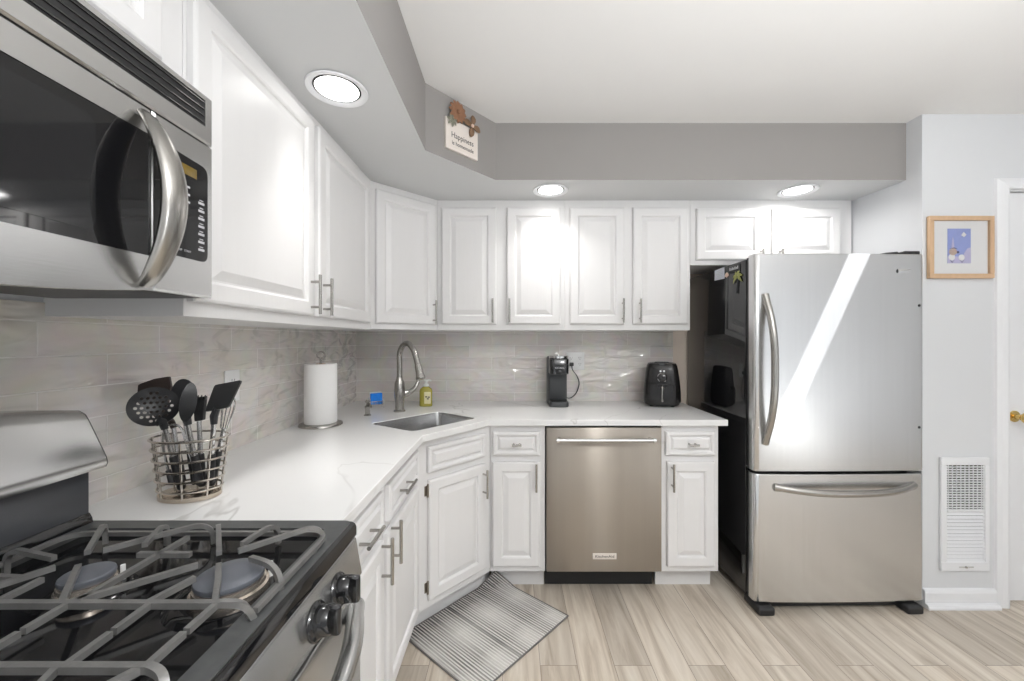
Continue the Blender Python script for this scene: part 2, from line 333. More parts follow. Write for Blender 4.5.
# ------------------------------------------------------------------ the setting
XL, YB, HC = -1.055, 2.67, 2.434          # left wall, rear wall, ceiling height
XA, YF = 2.025, 1.97                      # fridge alcove side, wall with the picture
ZC = .909                                 # counter top
ZS = 2.141                                # underside of soffit
XR, YN = 4.6, -3.0
struct(MB().box((XL-.12, YN-.1, -.1), (XR+.1, -.55, .004)).build('floor_bounce_carpet', M['carpet'], smooth=False), 'unseen pale carpet added to bounce neutral light upward', 'carpet')  # carpet made up behind the viewer to bounce neutral light
struct(MB().box((XL-.12, -.55, -.1), (XR+.1, YB+.12, 0)).build('floor', M['planks'], smooth=False), 'beige wood-look plank floor', 'floor')
SK = (1.945, 2.095, .24, 1.27)            # unseen ceiling slot added to shape the sun stripe on the fridge
cl = MB(); cl.box((XL-.12, YN-3.2, HC), (SK[0], YB+.12, HC+.1)); cl.box((SK[1], YN-3.2, HC), (XR+.1, YB+.12, HC+.1)); cl.box((SK[0], YN-3.2, HC), (SK[1], SK[2], HC+.1)); cl.box((SK[0], SK[3], HC), (SK[1], YB+.12, HC+.1))  # runs on past the wall behind the viewer, an added eave blocking sun
struct(cl.build('ceiling', M['ceil'], smooth=False), 'flat white ceiling', 'ceiling')
struct(MB().box((XL-.12, YN, 0), (XL, YB+.12, HC)).build('wall_left', M['wall'], smooth=False), 'wall behind the stove', 'wall')
struct(MB().box((XL, YB, 0), (XA+.1, YB+.12, HC)).build('wall_back', M['beige'], smooth=False), 'rear wall behind sink and counter', 'wall')
DX0, DX1, DZ = 2.438, 3.26, 2.060          # door opening in the front wall
wf = MB(); wf.prism([(XA, YF), (DX0, YF), (DX0, YF+.12), (XA, YF+.12)], 0, HC); wf.box((DX0, YF, DZ), (DX1, YF+.12, HC)); wf.box((DX1, YF, 0), (XR, YF+.12, HC))
struct(wf.build('wall_right', M['wall'], smooth=False), 'white wall beside the fridge carrying picture and vent', 'wall')
struct(MB().prism([(XA, YF+.12), (XA+.1, YF+.12), (XA+.1, YB), (XA-.035, YB)], 0, HC).build('wall_alcove', M['wall'], smooth=False), 'white side wall of the fridge alcove', 'wall')
struct(MB().box((XR, YN, 0), (XR+.1, YF+.12, HC)).build('wall_side', M['wall'], smooth=False), 'far side wall of the adjoining room', 'wall')
wn = MB()                                  # wall behind the viewer: wide openings at both ends, a narrow glazed slit between
wn.box((-.05, YN-.1, 0), (1.68, YN, HC)); wn.box((1.86, YN-.1, 0), (2.65, YN, HC)); wn.box((1.68, YN-.1, 2.25), (1.86, YN, HC))
wn.box((2.65, YN-.1, 2.3), (XR, YN, HC)); wn.box((XL, YN-.1, 2.3), (-.05, YN, HC))
struct(wn.build('wall_near', M['wall'], smooth=False), 'window wall behind the viewer', 'wall')
sof = [(XL, YN), (-.381, YN), (-.381, 1.73), (-.09, 2.05), (XA+.02, 2.05), (XA+.02, YB), (XL, YB)]
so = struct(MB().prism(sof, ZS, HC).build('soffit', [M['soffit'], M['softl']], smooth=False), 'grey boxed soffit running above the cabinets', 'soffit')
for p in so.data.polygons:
    if p.normal.z < -.5: p.material_index = 1   # down-facing faces take the lighter grey
struct(MB().box((XL, -.4, .80), (XL+.008, YB-.008, 1.40)).build('trim_1', M['tile_l'], smooth=False), 'warm grey glazed tile backsplash along the stove wall', 'backsplash')
struct(MB().box((XL, YB-.008, .80), (1.07, YB, 1.40)).build('trim_2', M['tile_b'], smooth=False), 'warm grey glazed tile backsplash behind the sink', 'backsplash')
# baseboard with shoe moulding, door and casing
bb = [(0, 0), (-.034, 0), (-.034, .010), (-.028, .02), (-.015, .024), (-.015, .072), (-.011, .084), (-.004, .09), (0, .09)]
def extr(prof, x0, x1, y):
    m = MB(); m.rings([[(x0, y+p[0], p[1]) for p in prof], [(x1, y+p[0], p[1]) for p in prof]]); return m
struct(extr(bb, XA, 2.379, YF).build('baseboard_right', M['trimw'], smooth=False), 'white baseboard with shoe moulding under the vent', 'baseboard')
cs = MB(); cp = [(0, 0), (0, -.018), (.012, -.021), (.035, -.018), (.054, -.010), (.058, 0)]
cs.rings([[(DX0-p[0], YF+p[1], 0) for p in cp], [(DX0-p[0], YF+p[1], DZ+p[0]) for p in cp], [(DX1+p[0], YF+p[1], DZ+p[0]) for p in cp], [(DX1+p[0], YF+p[1], 0) for p in cp]])
cs.box((DX0, YF, 0), (DX0+.004, YF+.11, DZ)); cs.box((DX1-.004, YF, 0), (DX1, YF+.11, DZ)); cs.box((DX0, YF, DZ-.004), (DX1, YF+.11, DZ))
struct(cs.build('trim_3', M['trimw'], smooth=False), 'white casing around the door', 'door casing')
dr = MB(); dr.box((DX0+.007, YF+.022, .012), (DX1-.007, YF+.057, DZ-.007), .003)
for k in range(1, 7):
    x = DX0+.007+k*.114
    dr.box((x-.002, YF+.020, .02), (x+.002, YF+.0225, DZ-.015))
do = struct(dr.build('door_1', M['trimw'], smooth=False), 'white door with brass knob at the right edge', 'door')
kn = MB().lathe([(.028, 0), (.028, .004), (.012, .007), (.010, .03), (.018, .036), (.026, .046), (.028, .056), (.024, .066), (.012, .071)], (DX0+.068, YF+.021, .935), 28, (0, -1, 0))
kn.build('door_knob', M['brass'], do)

# ------------------------------------------------------------------ cabinets
def raised(m, x0, x1, z0, z1, y=0, st=.052, th=.02):
    def R(i, yy): return [(x0+i, y+yy, z0+i), (x1-i, y+yy, z0+i), (x1-i, y+yy, z1-i), (x0+i, y+yy, z1-i)]
    st = min(st, .30*min(x1-x0, z1-z0))
    k = .030 if min(x1-x0, z1-z0) > .2 else .016
    m.rings([R(0, 0), R(0, -th+.006), R(.003, -th+.002), R(.008, -th), R(st-.006, -th), R(st, -th+.004), R(st+.002, -th+.010), R(st+.007, -th+.010), R(st+k, -th+.002), R(st+k+.002, -th+.0015)])
def pull(p, d, L, out=.032, r=.0055):      # bar pull: p centre on the door face, d along the bar, sticking out along -y
    p = Vector(p); d = Vector(d); o = Vector((0, -out, 0)); m = MB()
    m.cyl(p-d*L/2+o, p+d*L/2+o, r, n=14)
    for s in (-1, 1): m.cyl(p+d*s*L*.32, p+d*s*L*.32+o, r*.8, n=10)
    return m
def hinge(parent, x, z):
    m = MB(); m.cyl((x, -.010, z-.026), (x, -.010, z+.026), .0045, n=10); m.box((x-.012, -.003, z-.022), (x+.001, 0, z+.022), .001)
    m.lathe([(.003, 0), (.005, .003), (.002, .007)], (x, -.010, z+.026), 10); m.build('hinge', M['bronze'], parent)
def cabinet(name, label, loc, rz, wd, z0, z1, depth, doors=(), drawers=(), group=None, toe=False, body=None, cat='cabinet'):
    t = thing(name, label, cat, (loc[0], loc[1], 0 if toe else z0), rz, group or ('white base cabinets' if toe else 'white upper cabinets')); b = 0 if toe else z0
    m = MB()
    if body and toe:                       # open-topped shell, the sink hangs inside
        cc = sum((Vector(p) for p in body), Vector((0, 0)))/len(body); inr = [tuple(cc+(Vector(p)-cc)*.972) for p in body]
        m = wslab(body, [inr], z0-b, z1-b); m.prism(inr, z0-b, z0-b+.012)
    elif body: m.prism(body, z0-b, z1-b)
    else: m.box((.0015, .0195, z0-b), (wd-.0015, depth, z1-b))
    m.build('carcass', M['cab'], t, False)
    MB().box((0, 0, z0-b), (wd, .0195, z1-b), .0012, 1).build('face_frame', M['cab'], t, False)
    if toe: MB().box((-.035 if body else 0, .085, .0), (wd+(.075 if body else 0), .098, z0)).build('toe_kick', M['cab'], t, False)
    for (x0, x1, a, c, hx, hz, *rest) in doors:
        m = MB(); raised(m, x0, x1, a-b, c-b, -.001); d = m.build('door', M['cab'], t, False)
        L = rest[0] if rest else .14
        if hx is not None: pull((hx, -.021, hz-b), (0, 0, 1), L).build('handle', M['nickel'], d)
        for hg in (rest[1] if len(rest) > 1 else ()): hinge(t, x0-.002, hg-b)
    for (x0, x1, a, c, hx, L) in drawers:
        m = MB(); raised(m, x0, x1, a-b, c-b, -.001, st=.022); d = m.build('drawer', M['cab'], t, False)
        if hx is not None: pull((hx, -.021, (a+c)/2-b), (1, 0, 0), L).build('handle', M['nickel'], d)
    return t
ZB = 1.374; R90 = PI/2
UY = .889
cabinet('upper_cabinet', 'large two-door upper cabinet right beside the microwave', (-.736, UY), R90, 2.06-UY, ZB-.004, ZS, .315,
        [(.008, .550, 1.404, 2.108, .522, 1.478), (.584, 1.118, 1.404, 2.108, .612, 1.478)], group=None)
cabinet('upper_cabinet', 'short upper cabinet above the microwave', (-.736, .127), R90, UY-.130, 1.862, ZS, .315,
        [(.02, .345, 1.89, 2.108, None, 0), (.372, .690, 1.89, 2.108, None, 0)])
dA, dB = Vector((-.736, 2.06)), Vector((-.445, 2.35)); rd = math.atan2(dB.y-dA.y, dB.x-dA.x)
def loc2(o, r, P):
    P = Vector(P)-Vector(o); return (P.x*math.cos(r)+P.y*math.sin(r), -P.x*math.sin(r)+P.y*math.cos(r))
bd = [loc2(dA, rd, p) for p in ((-.736-.014, 2.074), (-.459, 2.364), (-.446, YB-.009), (XL+.009, YB-.009), (XL+.009, 2.062))]
cabinet('corner_cabinet', 'diagonal single-door upper cabinet in the corner above the sink', dA, rd, (dB-dA).length, ZB, ZS, .3,
        [(.022, .388, 1.406, 2.104, .366, 1.475)], body=bd)
FY = 2.35
cabinet('upper_cabinet', 'two-door upper cabinet above the soap bottle and coffee maker, left pair of doors', (-.445, FY), 0, .750, ZB, ZS, YB-FY-.009,
        [(.027, .347, 1.410, 2.0935, .327, 1.487), (.409, .723, 1.410, 2.0935, .424, 1.487)])
cabinet('upper_cabinet', 'two-door upper cabinet directly left of the fridge, right pair of tall doors', (.306, FY), 0, .739, ZB, ZS, YB-FY-.009,
        [(.028, .347, 1.410, 2.0935, .334, 1.487), (.398, .722, 1.410, 2.0935, .434, 1.487)])
cabinet('upper_cabinet', 'short two-door cabinet above the fridge', (1.046, FY), 0, .953, 1.759, ZS, YB-FY-.003,
        [(.031, .421, 1.787, 2.089, .418-.018, 1.815, .056), (.476, .874, 1.787, 2.089, .494+.018, 1.815, .056)])
BZ0, BZ1 = .12, .877; BY = 2.06
cabinet('base_cabinet', 'two-drawer two-door base cabinet between the stove and the corner sink', (-.42, .893), R90, .839, BZ0, BZ1, .62,
        [(.016, .349, .152, .693, .318, .643), (.385, .805, .152, .693, .412, .655)],
        [(.016, .349, .725, .845, .180, .12), (.405, .805, .725, .845, .555, .13)], toe=True)
bA, bB = Vector((-.42, 1.734)), Vector((-.119, 2.06)); rb = math.atan2(bB.y-bA.y, bB.x-bA.x)
bd = [loc2(bA, rb, p) for p in ((-.435, 1.748), (-.134, 2.074), (-.121, YB-.009), (XL+.009, YB-.009), (XL+.009, 1.736))]
t = cabinet('sink_cabinet', 'diagonal corner base cabinet under the sink', bA, rb, (bB-bA).length, BZ0, BZ1, .3,
        [(.054, .395, .160, .693, .375, .60, .14, (.645, .215))], [(.050, .398, .727, .843, None, 0)], toe=True, body=bd)
cabinet('base_cabinet', 'narrow base cabinet left of the dishwasher', (-.118, BY), 0, .284, BZ0, BZ1, YB-BY-.01,
        [(.012, .257, .152, .691, .236, .618)], [(.014, .257, .723, .846, .137, .048)], toe=True)
cabinet('base_cabinet', 'narrow base cabinet between the dishwasher and the fridge', (.767, BY), 0, .295, BZ0, BZ1, YB-BY-.01,
        [(.026, .271, .152, .691, .046, .618)], [(.018, .274, .723, .846, .150, .048)], toe=True)

# ------------------------------------------------------------------ worktop and sink
def P2(px, py, z=ZC):
    d = (EYE-z)*F/(py-340.0); return ((px-513)/F*d, d)
sk = [(-.700, 1.945), (-.448, 1.775), (-.188, 2.085), (-.425, 2.275)]   # sink opening corners: left, near, right, back
hole = rounded(sk, .035, 5)
ct = [(XL+.009, .891), (-.385, .891), (-.385, 1.70), (-.125, 2.03), (1.098, 2.03), (1.098, YB-.009), (XL+.009, YB-.009)]
def slab(outer, inner, z0, z1):
    m = MB(); bm = m.bm; lay = []
    for z in (z0, z1):
        o = [bm.verts.new((x, y, z)) for x, y in outer]; i = [bm.verts.new((x, y, z)) for x, y in inner]
        es = [bm.edges.new((l[k], l[(k+1) % len(l)])) for l in (o, i) for k in range(len(l))]
        bmesh.ops.triangle_fill(bm, use_beauty=True, use_dissolve=False, edges=es); lay.append((o, i))
    for a, b in zip(*lay):
        for k in range(len(a)): m.face([a[k], a[(k+1) % len(a)], b[(k+1) % len(b)], b[k]])
    return m
wt = slab(ct, hole, ZC-.031, ZC).build('worktop', M['quartz'], smooth=False)
bv = wt.modifiers.new('soft_edge', 'BEVEL'); bv.width = .0025; bv.segments = 2; bv.limit_method = 'ANGLE'; bv.angle_limit = math.radians(50)
tag(wt, 'white quartz worktop with thin grey veins, wrapping the corner', 'worktop')
sc_ = Vector((sum(p[0] for p in sk)/4, sum(p[1] for p in sk)/4))
def scl(f): return [tuple(sc_+(Vector(p)-sc_)*f) for p in hole]
t = thing('kitchen_sink', 'undermount stainless steel sink set in the corner worktop', 'sink', (sc_.x, sc_.y, .72))
m = MB(); z = -.72
rr = [[(p[0]-sc_.x, p[1]-sc_.y, zz+z) for p in scl(f)] for f, zz in ((.992, .905), (.988, .906), (.984, .904), (.97, .745), (.95, .725), (.86, .720), (.2, .716))]
m.rings(rr, cap=False); 
m.bm.verts.ensure_lookup_table(); n = len(hole); m.face(list(m.bm.verts[-n:]))
m.build('basin', M['sinksteel'], t)
MB().lathe([(.042, 0), (.042, .003), (.032, .004), (.028, -.004+.006), (.008, .003)], (0, 0, -.0035), 28).build('drain', M['chrome'], t)
# ------------------------------------------------------------------ fridge
RFZ = .0145
t = thing('refrigerator', 'stainless bottom-freezer refrigerator with glossy black sides', 'refrigerator', (1.167, 1.92, 0), RFZ); fridge = t
FW = .834
MB().box((.004, .082, .035), (FW-.004, .73, 1.722), .006).build('body', M['blackgloss'], t)
def shell(z0, z1, name, m_, th=.034):
    n = 28; fr = []
    r = .022
    for k in range(7):
        a = PI - k*PI/2/6; fr.append((r+r*math.cos(a), r-r*math.sin(a)))
    for k in range(1, n):
        x = r+(FW-2*r)*k/n; fr.append((x, -.008*(1-((x-FW/2)/(FW/2-r))**2)))
    for k in range(7):
        a = PI/2 - k*PI/2/6; fr.append((FW-r+r*math.cos(a), r-r*math.sin(a)))
    poly = fr+[(FW, .05), (0, .05)]
    m = MB(); m.rings([[(x, y+.003*(zz == e), zz) for x, y in poly] for zz, e in ((z0, z0), (z0+.004, 9), (z1-.004, 9), (z1, z1))])
    return m.build(name, m_, t)
d = shell(.682, 1.733, 'door', M['steelv']); MB().box((.006, .0505, .684), (FW-.006, .080, 1.728), .004).build('door_gasket', M['black'], d)
def bow(p0, p1, out, r, n=22, side=Vector((0, 0, 0))):
    p0, p1, out = Vector(p0), Vector(p1), Vector(out); pts = []
    for k in range(n+1):
        s = k/n; e = (1-abs(2*s-1)**2.6); pts.append(p0.lerp(p1, s)+out*e)
    return pts
hp = bow((.050, .006, .818), (.050, .006, 1.534), (.006, -.068, 0), .012)
MB().tube(hp, [.020 if k in (0, len(hp)-1) else .016 for k in range(len(hp))], 14).build('handle', M['nickel'], d)
for z in (.893, 1.484): MB().lathe([(.006, 0), (.006, .002), (.003, .003)], (FW-.03, .0005, z), 14, (0, -1, 0)).build('screw_cap', M['black'], d)
bg = MB(); bg.box((FW-.148, -.0045, 1.640), (FW-.075, .003, 1.660), .0015).build('badge', M['chrome'], d)
MB().lathe([(.010, 0), (.010, .0015), (.007, .002)], (FW-.142, -.0048, 1.650), 18, (0, -1, 0), sx=.45).build('badge_emblem', M['black'], d)
bo = [o for o in d.children if o.name.startswith('badge')][0]
z = shell(.050, .668, 'freezer_drawer', M['steelv']); fd = z
MB().box((.006, .0505, .052), (FW-.006, .080, .664), .004).build('drawer_gasket', M['black'], fd)
hp = bow((.098, .004, .606), (.775, .004, .612), (0, -.070, -.012), .013, 26)
MB().tube(hp, [.021 if k in (0, len(hp)-1) else .016 for k in range(len(hp))], 14).build('handle', M['nickel'], fd)
for x in (.0, FW-.115):
    m = MB(); m.box((x+.002, -.030, 0), (x+.083, .10, .042), .012, 3)
    m.build('foot', M['black'], t)
MB().box((.09, .03, .012), (FW-.09, .07, .046)).build('base_grille', M['black'], t)
m = MB(); m.box((FW-.09, .01, 1.7335), (FW-.012, .11, 1.752), .006, 3); m.tube([(FW-.20, .045, 1.737), (FW-.15, .045, 1.744), (FW-.09, .05, 1.748)], [.003, .006, .008], 8)
m.build('hinge_cover', M['black'], t)
# magnets on the fridge's left side (plane x = 1.133, seen edge-on from the sink)
def side(dist, z): return (1.1705 - (dist-1.92)*RFZ, dist, z)
def magnet(name, label, cat, y, z): return thing(name, label, cat, side(y, z), RFZ, 'papers and magnets on the fridge side')
t = magnet('fridge_note', 'pale blue note sheet held on the black fridge side', 'note', 2.244, 1.655)
m = MB(); m.rings([[(-.002, -.052, 0), (-.0008, -.052, 0), (-.0008, .052, .004), (-.002, .052, .004)], [(-.004, -.05, .064), (-.0008, -.05, .064), (-.0008, .052, .061), (-.002, .052, .061)]]); m.build('sheet', M['note'], t, False)
m = MB()
for k in range(5): m.box((-.0042, -.040, (.012+k*.0095)), (-.0032, .030-.012*(k % 2), .014+k*.0095))
m.build('written_lines', M['legend'], t, False)
t = magnet('magnet_sign', 'dark rectangular word magnet high on the fridge side', 'magnet', 2.10, 1.674)
MB().box((-.006, -.055, 0), (-.0008, .045, .038), .002).build('plate', M['black'], t)
m = MB()
for k in range(7): m.box((-.0068, -.045+k*.012, .012), (-.006, -.037+k*.012, .027-.004*(k % 2)), .001)
m.build('raised_lettering', M['legend'], t)
t = magnet('shell_magnet', 'small peach shell magnet between the note and the word magnet', 'magnet', 2.168, 1.664)
m = MB()
for k in range(5):
    a = PI*(.1+.2*k); m.lathe([(.004, 0), (.007, .002), (.002, .005)], (-.0008, .014*math.cos(a), .014*math.sin(a)), 10, (-1, 0, 0))
m.lathe([(.008, 0), (.009, .003), (.003, .006)], (-.0008, 0, .002), 12, (-1, 0, 0)); m.build('shell', M['pink'], t)
t = magnet('palm_tree_magnet', 'green and black palm tree magnet on the fridge side', 'magnet', 2.064, 1.560)
m = MB(); m.tube([(-.004, .004, 0), (-.004, .001, .03), (-.004, -.002, .06), (-.004, 0, .088)], [.0055, .005, .0045, .004], 8); m.build('trunk', M['black'], t)
m = MB()
for a in (-25, 15, 60, 115, 160, 205):
    a = math.radians(a); u = Vector((0, math.cos(a), math.sin(a))); n_ = Vector((0, -u.z, u.y)); c0 = Vector((-.004, 0, .088))
    pts = [c0+u*.045*s+Vector((-.004*math.sin(PI*s), 0, -.016*s*s)) for s in (0, .25, .5, .75, 1)]
    m.tube(pts, [.003, .008, .009, .006, .001], 6, flat=.3, up=(1, 0, 0))
m.build('fronds', M['palm'], t)

# ------------------------------------------------------------------ dishwasher
DWX = .171
t = thing('dishwasher', 'warm stainless dishwasher under the counter with bar handle', 'dishwasher', (DWX, 2.036, 0)); DW = .591
MB().box((.004, .03, .125), (DW-.014, .60, .872)).build('tub', M['black'], t, False)
m = MB(); m.box((.001, 0, .130), (DW-.001, .030, .868), .004, 2); d = m.build('door', M['dwsteel'], t)
m = MB(); m.cyl((.052, -.042, .812), (DW-.050, -.042, .812), .0105, n=18)
for x in (.066, DW-.064): m.cyl((x, -.042, .812), (x, 0, .812), .009, n=14)
m.build('handle', M['steel'], d)
for x in (.047, DW-.060): MB().cyl((x, -.042, .812), (x+.014, -.042, .812), .0128, n=18).build('handle_collar', M['chrome'], d)
b = MB().box((.237, -.003, .196), (.358, .001, .226), .001); b = b.build('badge', M['signw'], d)
text('KitchenAid', .0195, M['ink'], d, (.2975, -.0034, .2105), (PI/2, 0, 0), 'badge_lettering', sx=1.12)
MB().box((.0, .112, 0), (DW-.012, .127, .122)).build('toe_kick', M['toe'], t, False)

# ------------------------------------------------------------------ microwave over the stove
MX, MY0, MY1, MZ0, MZ1 = -.667, .127, .885, 1.409, 1.850
t = thing('microwave', 'stainless over-the-range microwave with curved handle', 'microwave', (MX, MY0, MZ0), R90)   # local x runs along the wall, -y to the room
W, Hh = MY1-MY0, MZ1-MZ0; xd = .737-MY0     # door / control seam
MB().box((0, .030, .012), (W, .372, Hh-.004)).build('casing', M['darkgrey'], t, False)
MB().box((.01, .02, -.001), (W-.01, .34, .011), .002).build('underside_plate', M['black'], t)
def front(m, x0, x1, z0, z1, hole=None, y=0, th=.03, bev=.006):
    def R(a, yy): return [(x0+a, y+yy, z0+a), (x1-a, y+yy, z0+a), (x1-a, y+yy, z1-a), (x0+a, y+yy, z1-a)]
    m.rings([R(0, th), R(0, .004), R(.004, 0)] + ([[(hole[0], y, hole[2]), (hole[1], y, hole[2]), (hole[1], y, hole[3]), (hole[0], y, hole[3])], [(hole[0], y+.003, hole[2]), (hole[1], y+.003, hole[2]), (hole[1], y+.003, hole[3]), (hole[0], y+.003, hole[3])]] if hole else []))
gz0, gz1 = 1.471-MZ0, 1.694-MZ0; zs = 1.744-MZ0
m = MB(); front(m, 0, xd-.0015, 0, zs-.002, (.02, xd-.0016-.004, gz0, gz1))
m.prism([(xd*k/24, -.021*(1-(2*k/24-1)**2)) for k in range(25)]+[(xd, .010), (0, .010)], -.0003, .028, 'y'); d = m.build('door', M['steel'], t)
MB().box((.02, .0015, gz0), (xd-.0055, .006, gz1)).build('window', M['blackglass'], d, False)
m = MB()                                   # dark mesh screen seen through the window
m.prism(rrect(.06, xd-.10, gz0+.02, gz1-.02, .02), .0004, .0014, 'y'); m.build('window_screen', mat('microwave_screen', (.014, .0145, .016), .05, 0, .6), d)
m = MB(); front(m, xd+.0015, W, 0, zs-.002); cpn = m.build('control_panel', M['steel'], t)
kx0, kx1 = .745-MY0, .868-MY0; kz0, kz1 = 1.484-MZ0, 1.694-MZ0
MB().prism(rounded([(kx0-.006, kz0), (kx1, kz0), (kx1, kz1-.006), (kx0-.006, kz1)], [.001, .018, .018, .001]), -.0012, .001, 'y').build('keypad', M['blackglass'], cpn)
MB().box((kx0+.022, -.0016, kz1-.040), (kx1-.030, -.0011, kz1-.020), .0002).build('display', M['amber'], cpn)
m = MB()
for r_ in range(3): m.box((kx0+.03, -.0017, kz1-.062-r_*.0155), (kx0+.075, -.0011, kz1-.066-r_*.0155))
for r_ in range(7): m.box((kx1-.026, -.0017, kz0+.022+r_*.0165), (kx1-.010, -.0011, kz0+.027+r_*.0165)); m.box((kx1-.023, -.0017, kz0+.0295+r_*.0165), (kx1-.013, -.0011, kz0+.0315+r_*.0165))
m.build('key_legends', M['legend'], cpn, False)
for r_, row in enumerate(('7 8 9', '4 5 6', '1 2 3')[::-1]): text(row, .0095, M['legend'], cpn, (kx0+.045, -.0013, kz0+.048+r_*.018), (PI/2, 0, 0), 'key_digits', .0002, sx=1.6)
text('0', .0095, M['legend'], cpn, (kx0+.045, -.0013, kz0+.030), (PI/2, 0, 0), 'key_digits', .0002); text('STOP   START', .006, M['legend'], cpn, (kx0+.06, -.0013, kz0+.014), (PI/2, 0, 0), 'key_digits', .0002)
m = MB(); front(m, 0, W, zs+.0005, Hh-.001, (.06, W-.022, 1.779-MZ0, 1.836-MZ0)); tp = m.build('vent_grille', M['steel'], t)
MB().box((.06, .0015, 1.779-MZ0), (W-.022, .006, 1.836-MZ0)).build('vent_recess', M['black'], tp, False)
for k in range(4):
    z = 1.786-MZ0+k*.0145
    MB().box((.062, -.001, z-.0012), (W-.024, .0035, z+.0014), .0006).build('vent_louver', M['blackgloss'], tp)
# curved flat-oval handle
pts = []; n = 26
for k in range(n+1):
    s = k/n; e = max(0, math.sin(PI*s))**.75
    pts.append((xd-.024, -.006-.055*e, .006+.308*s))
MB().tube(pts, [.013+.012*max(0, math.sin(PI*k/n))**.5 for k in range(n+1)], 18, flat=.55, up=(0, 1, 0)).build('handle', M['nickel'], d)
# ------------------------------------------------------------------ stove
def inv(loc, rz=0): return (Matrix.Translation(loc) @ Matrix.Rotation(rz, 4, 'Z')).inverted()
RL = (-.70, .508, 0); RT = inv(RL)
def W_(): return MB().at(RT)
t = thing('gas_stove', 'stainless gas stove with cast-iron grates and black cooktop', 'stove', RL); stove = t
Y0, Y1 = .129, .886
W_().box((-1.04, Y0+.004, .03), (-.366, Y1-.004, .892), .003).build('body', M['darkgrey'], t)
out = rounded([(-.940, Y0), (-.358, Y0), (-.358, Y1), (-.940, Y1)], [.004, .018, .018, .004])
inn = rrect(-.912, -.396, Y0+.036, Y1-.036, .022)
m = wslab(out, [inn], .896, .915); m.bm.transform(RT); rim = m.build('cooktop_rim', M['rim'], t, ang=50)
W_().box((-.93, Y0+.01, .892), (-.38, Y1-.01, .9015)).build('cooktop_basin', M['enamel'], t, False)
m = W_(); m.prism([(-.372, .914), (-.358, .913), (-.351, .909), (-.348, .902), (-.348, .884), (-.355, .880), (-.372, .880)], Y0+.001, Y1-.001, 'y')
# prism 'y' maps (x, z)
m.build('front_trim', M['blackgloss'], t)
m = W_(); m.prism([(-.40, .879), (-.351, .879), (-.3485, .876), (-.3355, .80), (-.339, .796), (-.40, .796)], Y0+.002, Y1-.002, 'y'); cp_ = m.build('control_panel', M['steel'], t)
for i, y in enumerate((.776, .690, .326, .240)):
    m = W_(); m.lathe([(.030, 0), (.030, .003), (.026, .006), (.024, .024), (.021, .028)], (-.3400, y, .829), 30, (1, 0, .17))
    m.X = RT @ Matrix.Translation((-.322, y, .832)) @ Matrix.Rotation((0, 0, .5, -.3)[i], 4, 'X')
    m.box((-.004, -.0075, -.026), (.024, .0075, .026), .006, 3); k = m.build('knob', M['blackgloss'], t)
    m = MB().at(RT); m.lathe([(.0312, 0), (.0318, .002), (.0305, .004)], (-.3402, y, .829), 30, (1, 0, .17), False); m.build('bezel', M['blackgloss'], k)
d = W_().box((-.365, Y0+.004, .19), (-.337, Y1-.003, .788), .005, 3).build('oven_door', M['steel'], t)
W_().box((-.338, Y0+.12, .30), (-.3355, Y1-.12, .62), .001).build('oven_window', M['blackglass'], d)
m = W_(); m.tube(bow((-.336, Y0+.055, .752), (-.336, Y1-.045, .752), (.062, 0, .004), .014, 26), [.022 if k in (0, 26) else .018 for k in range(27)], 16); m.build('handle', M['steel'], d)
for k in range(8): W_().box((-.366, Y0+.06+k*.083, .7905), (-.3385, Y0+.115+k*.083, .7955)).build('vent_slot', M['slot'], t, False)
dd = W_().box((-.365, Y0+.004, .06), (-.339, Y1-.003, .182), .005, 3).build('storage_drawer', M['steel'], t)
for x in (-1.0, -.40):
    for y in (Y0+.05, Y1-.05): W_().cyl((x, y, 0), (x, y, .032), .016).build('levelling_foot', M['black'], t)
# backguard: black console panel below, bulging stainless hood above
W_().box((-1.044, Y0+.004, .90), (-.938, Y1-.004, 1.045), .004).build('console_panel', mat('slate_console', (.07, .073, .08), .25, 0, .6, var=.15), t)
prof = [(-.945, 1.034), (-.918, 1.030), (-.905, 1.033), (-.901, 1.043), (-.904, 1.056), (-.922, 1.095), (-.943, 1.140), (-.951, 1.154), (-.966, 1.163), (-1.044, 1.163), (-1.044, 1.034)]
rs = []
for k in range(25):
    s = k/24; y = Y0+.002+(Y1-Y0-.004)*s; e = 1-abs(2*s-1)**6; c_ = .018*(1-(2*s-1)**2)
    rs.append([(x, y, 1.036+(z-1.034)*(.96+.06*e)+(c_ if z > 1.1 else 0)*(z-1.1)/.063) for x, z in prof])
m = W_(); m.rings(rs); m.build('backguard', M['steel'], t, ang=50)
W_().prism([(x*1.0, 1.036+(z-1.034)*.96) for x, z in prof], Y1-.0018, Y1, 'y').build('end_cap', M['black'], t)
W_().prism([(-.938, .902), (-.926, .902), (-.930, .925), (-.936, .935), (-.938, .935)], Y0+.006, Y1-.006, 'y').build('rear_vent_trim', M['blackgloss'], t)
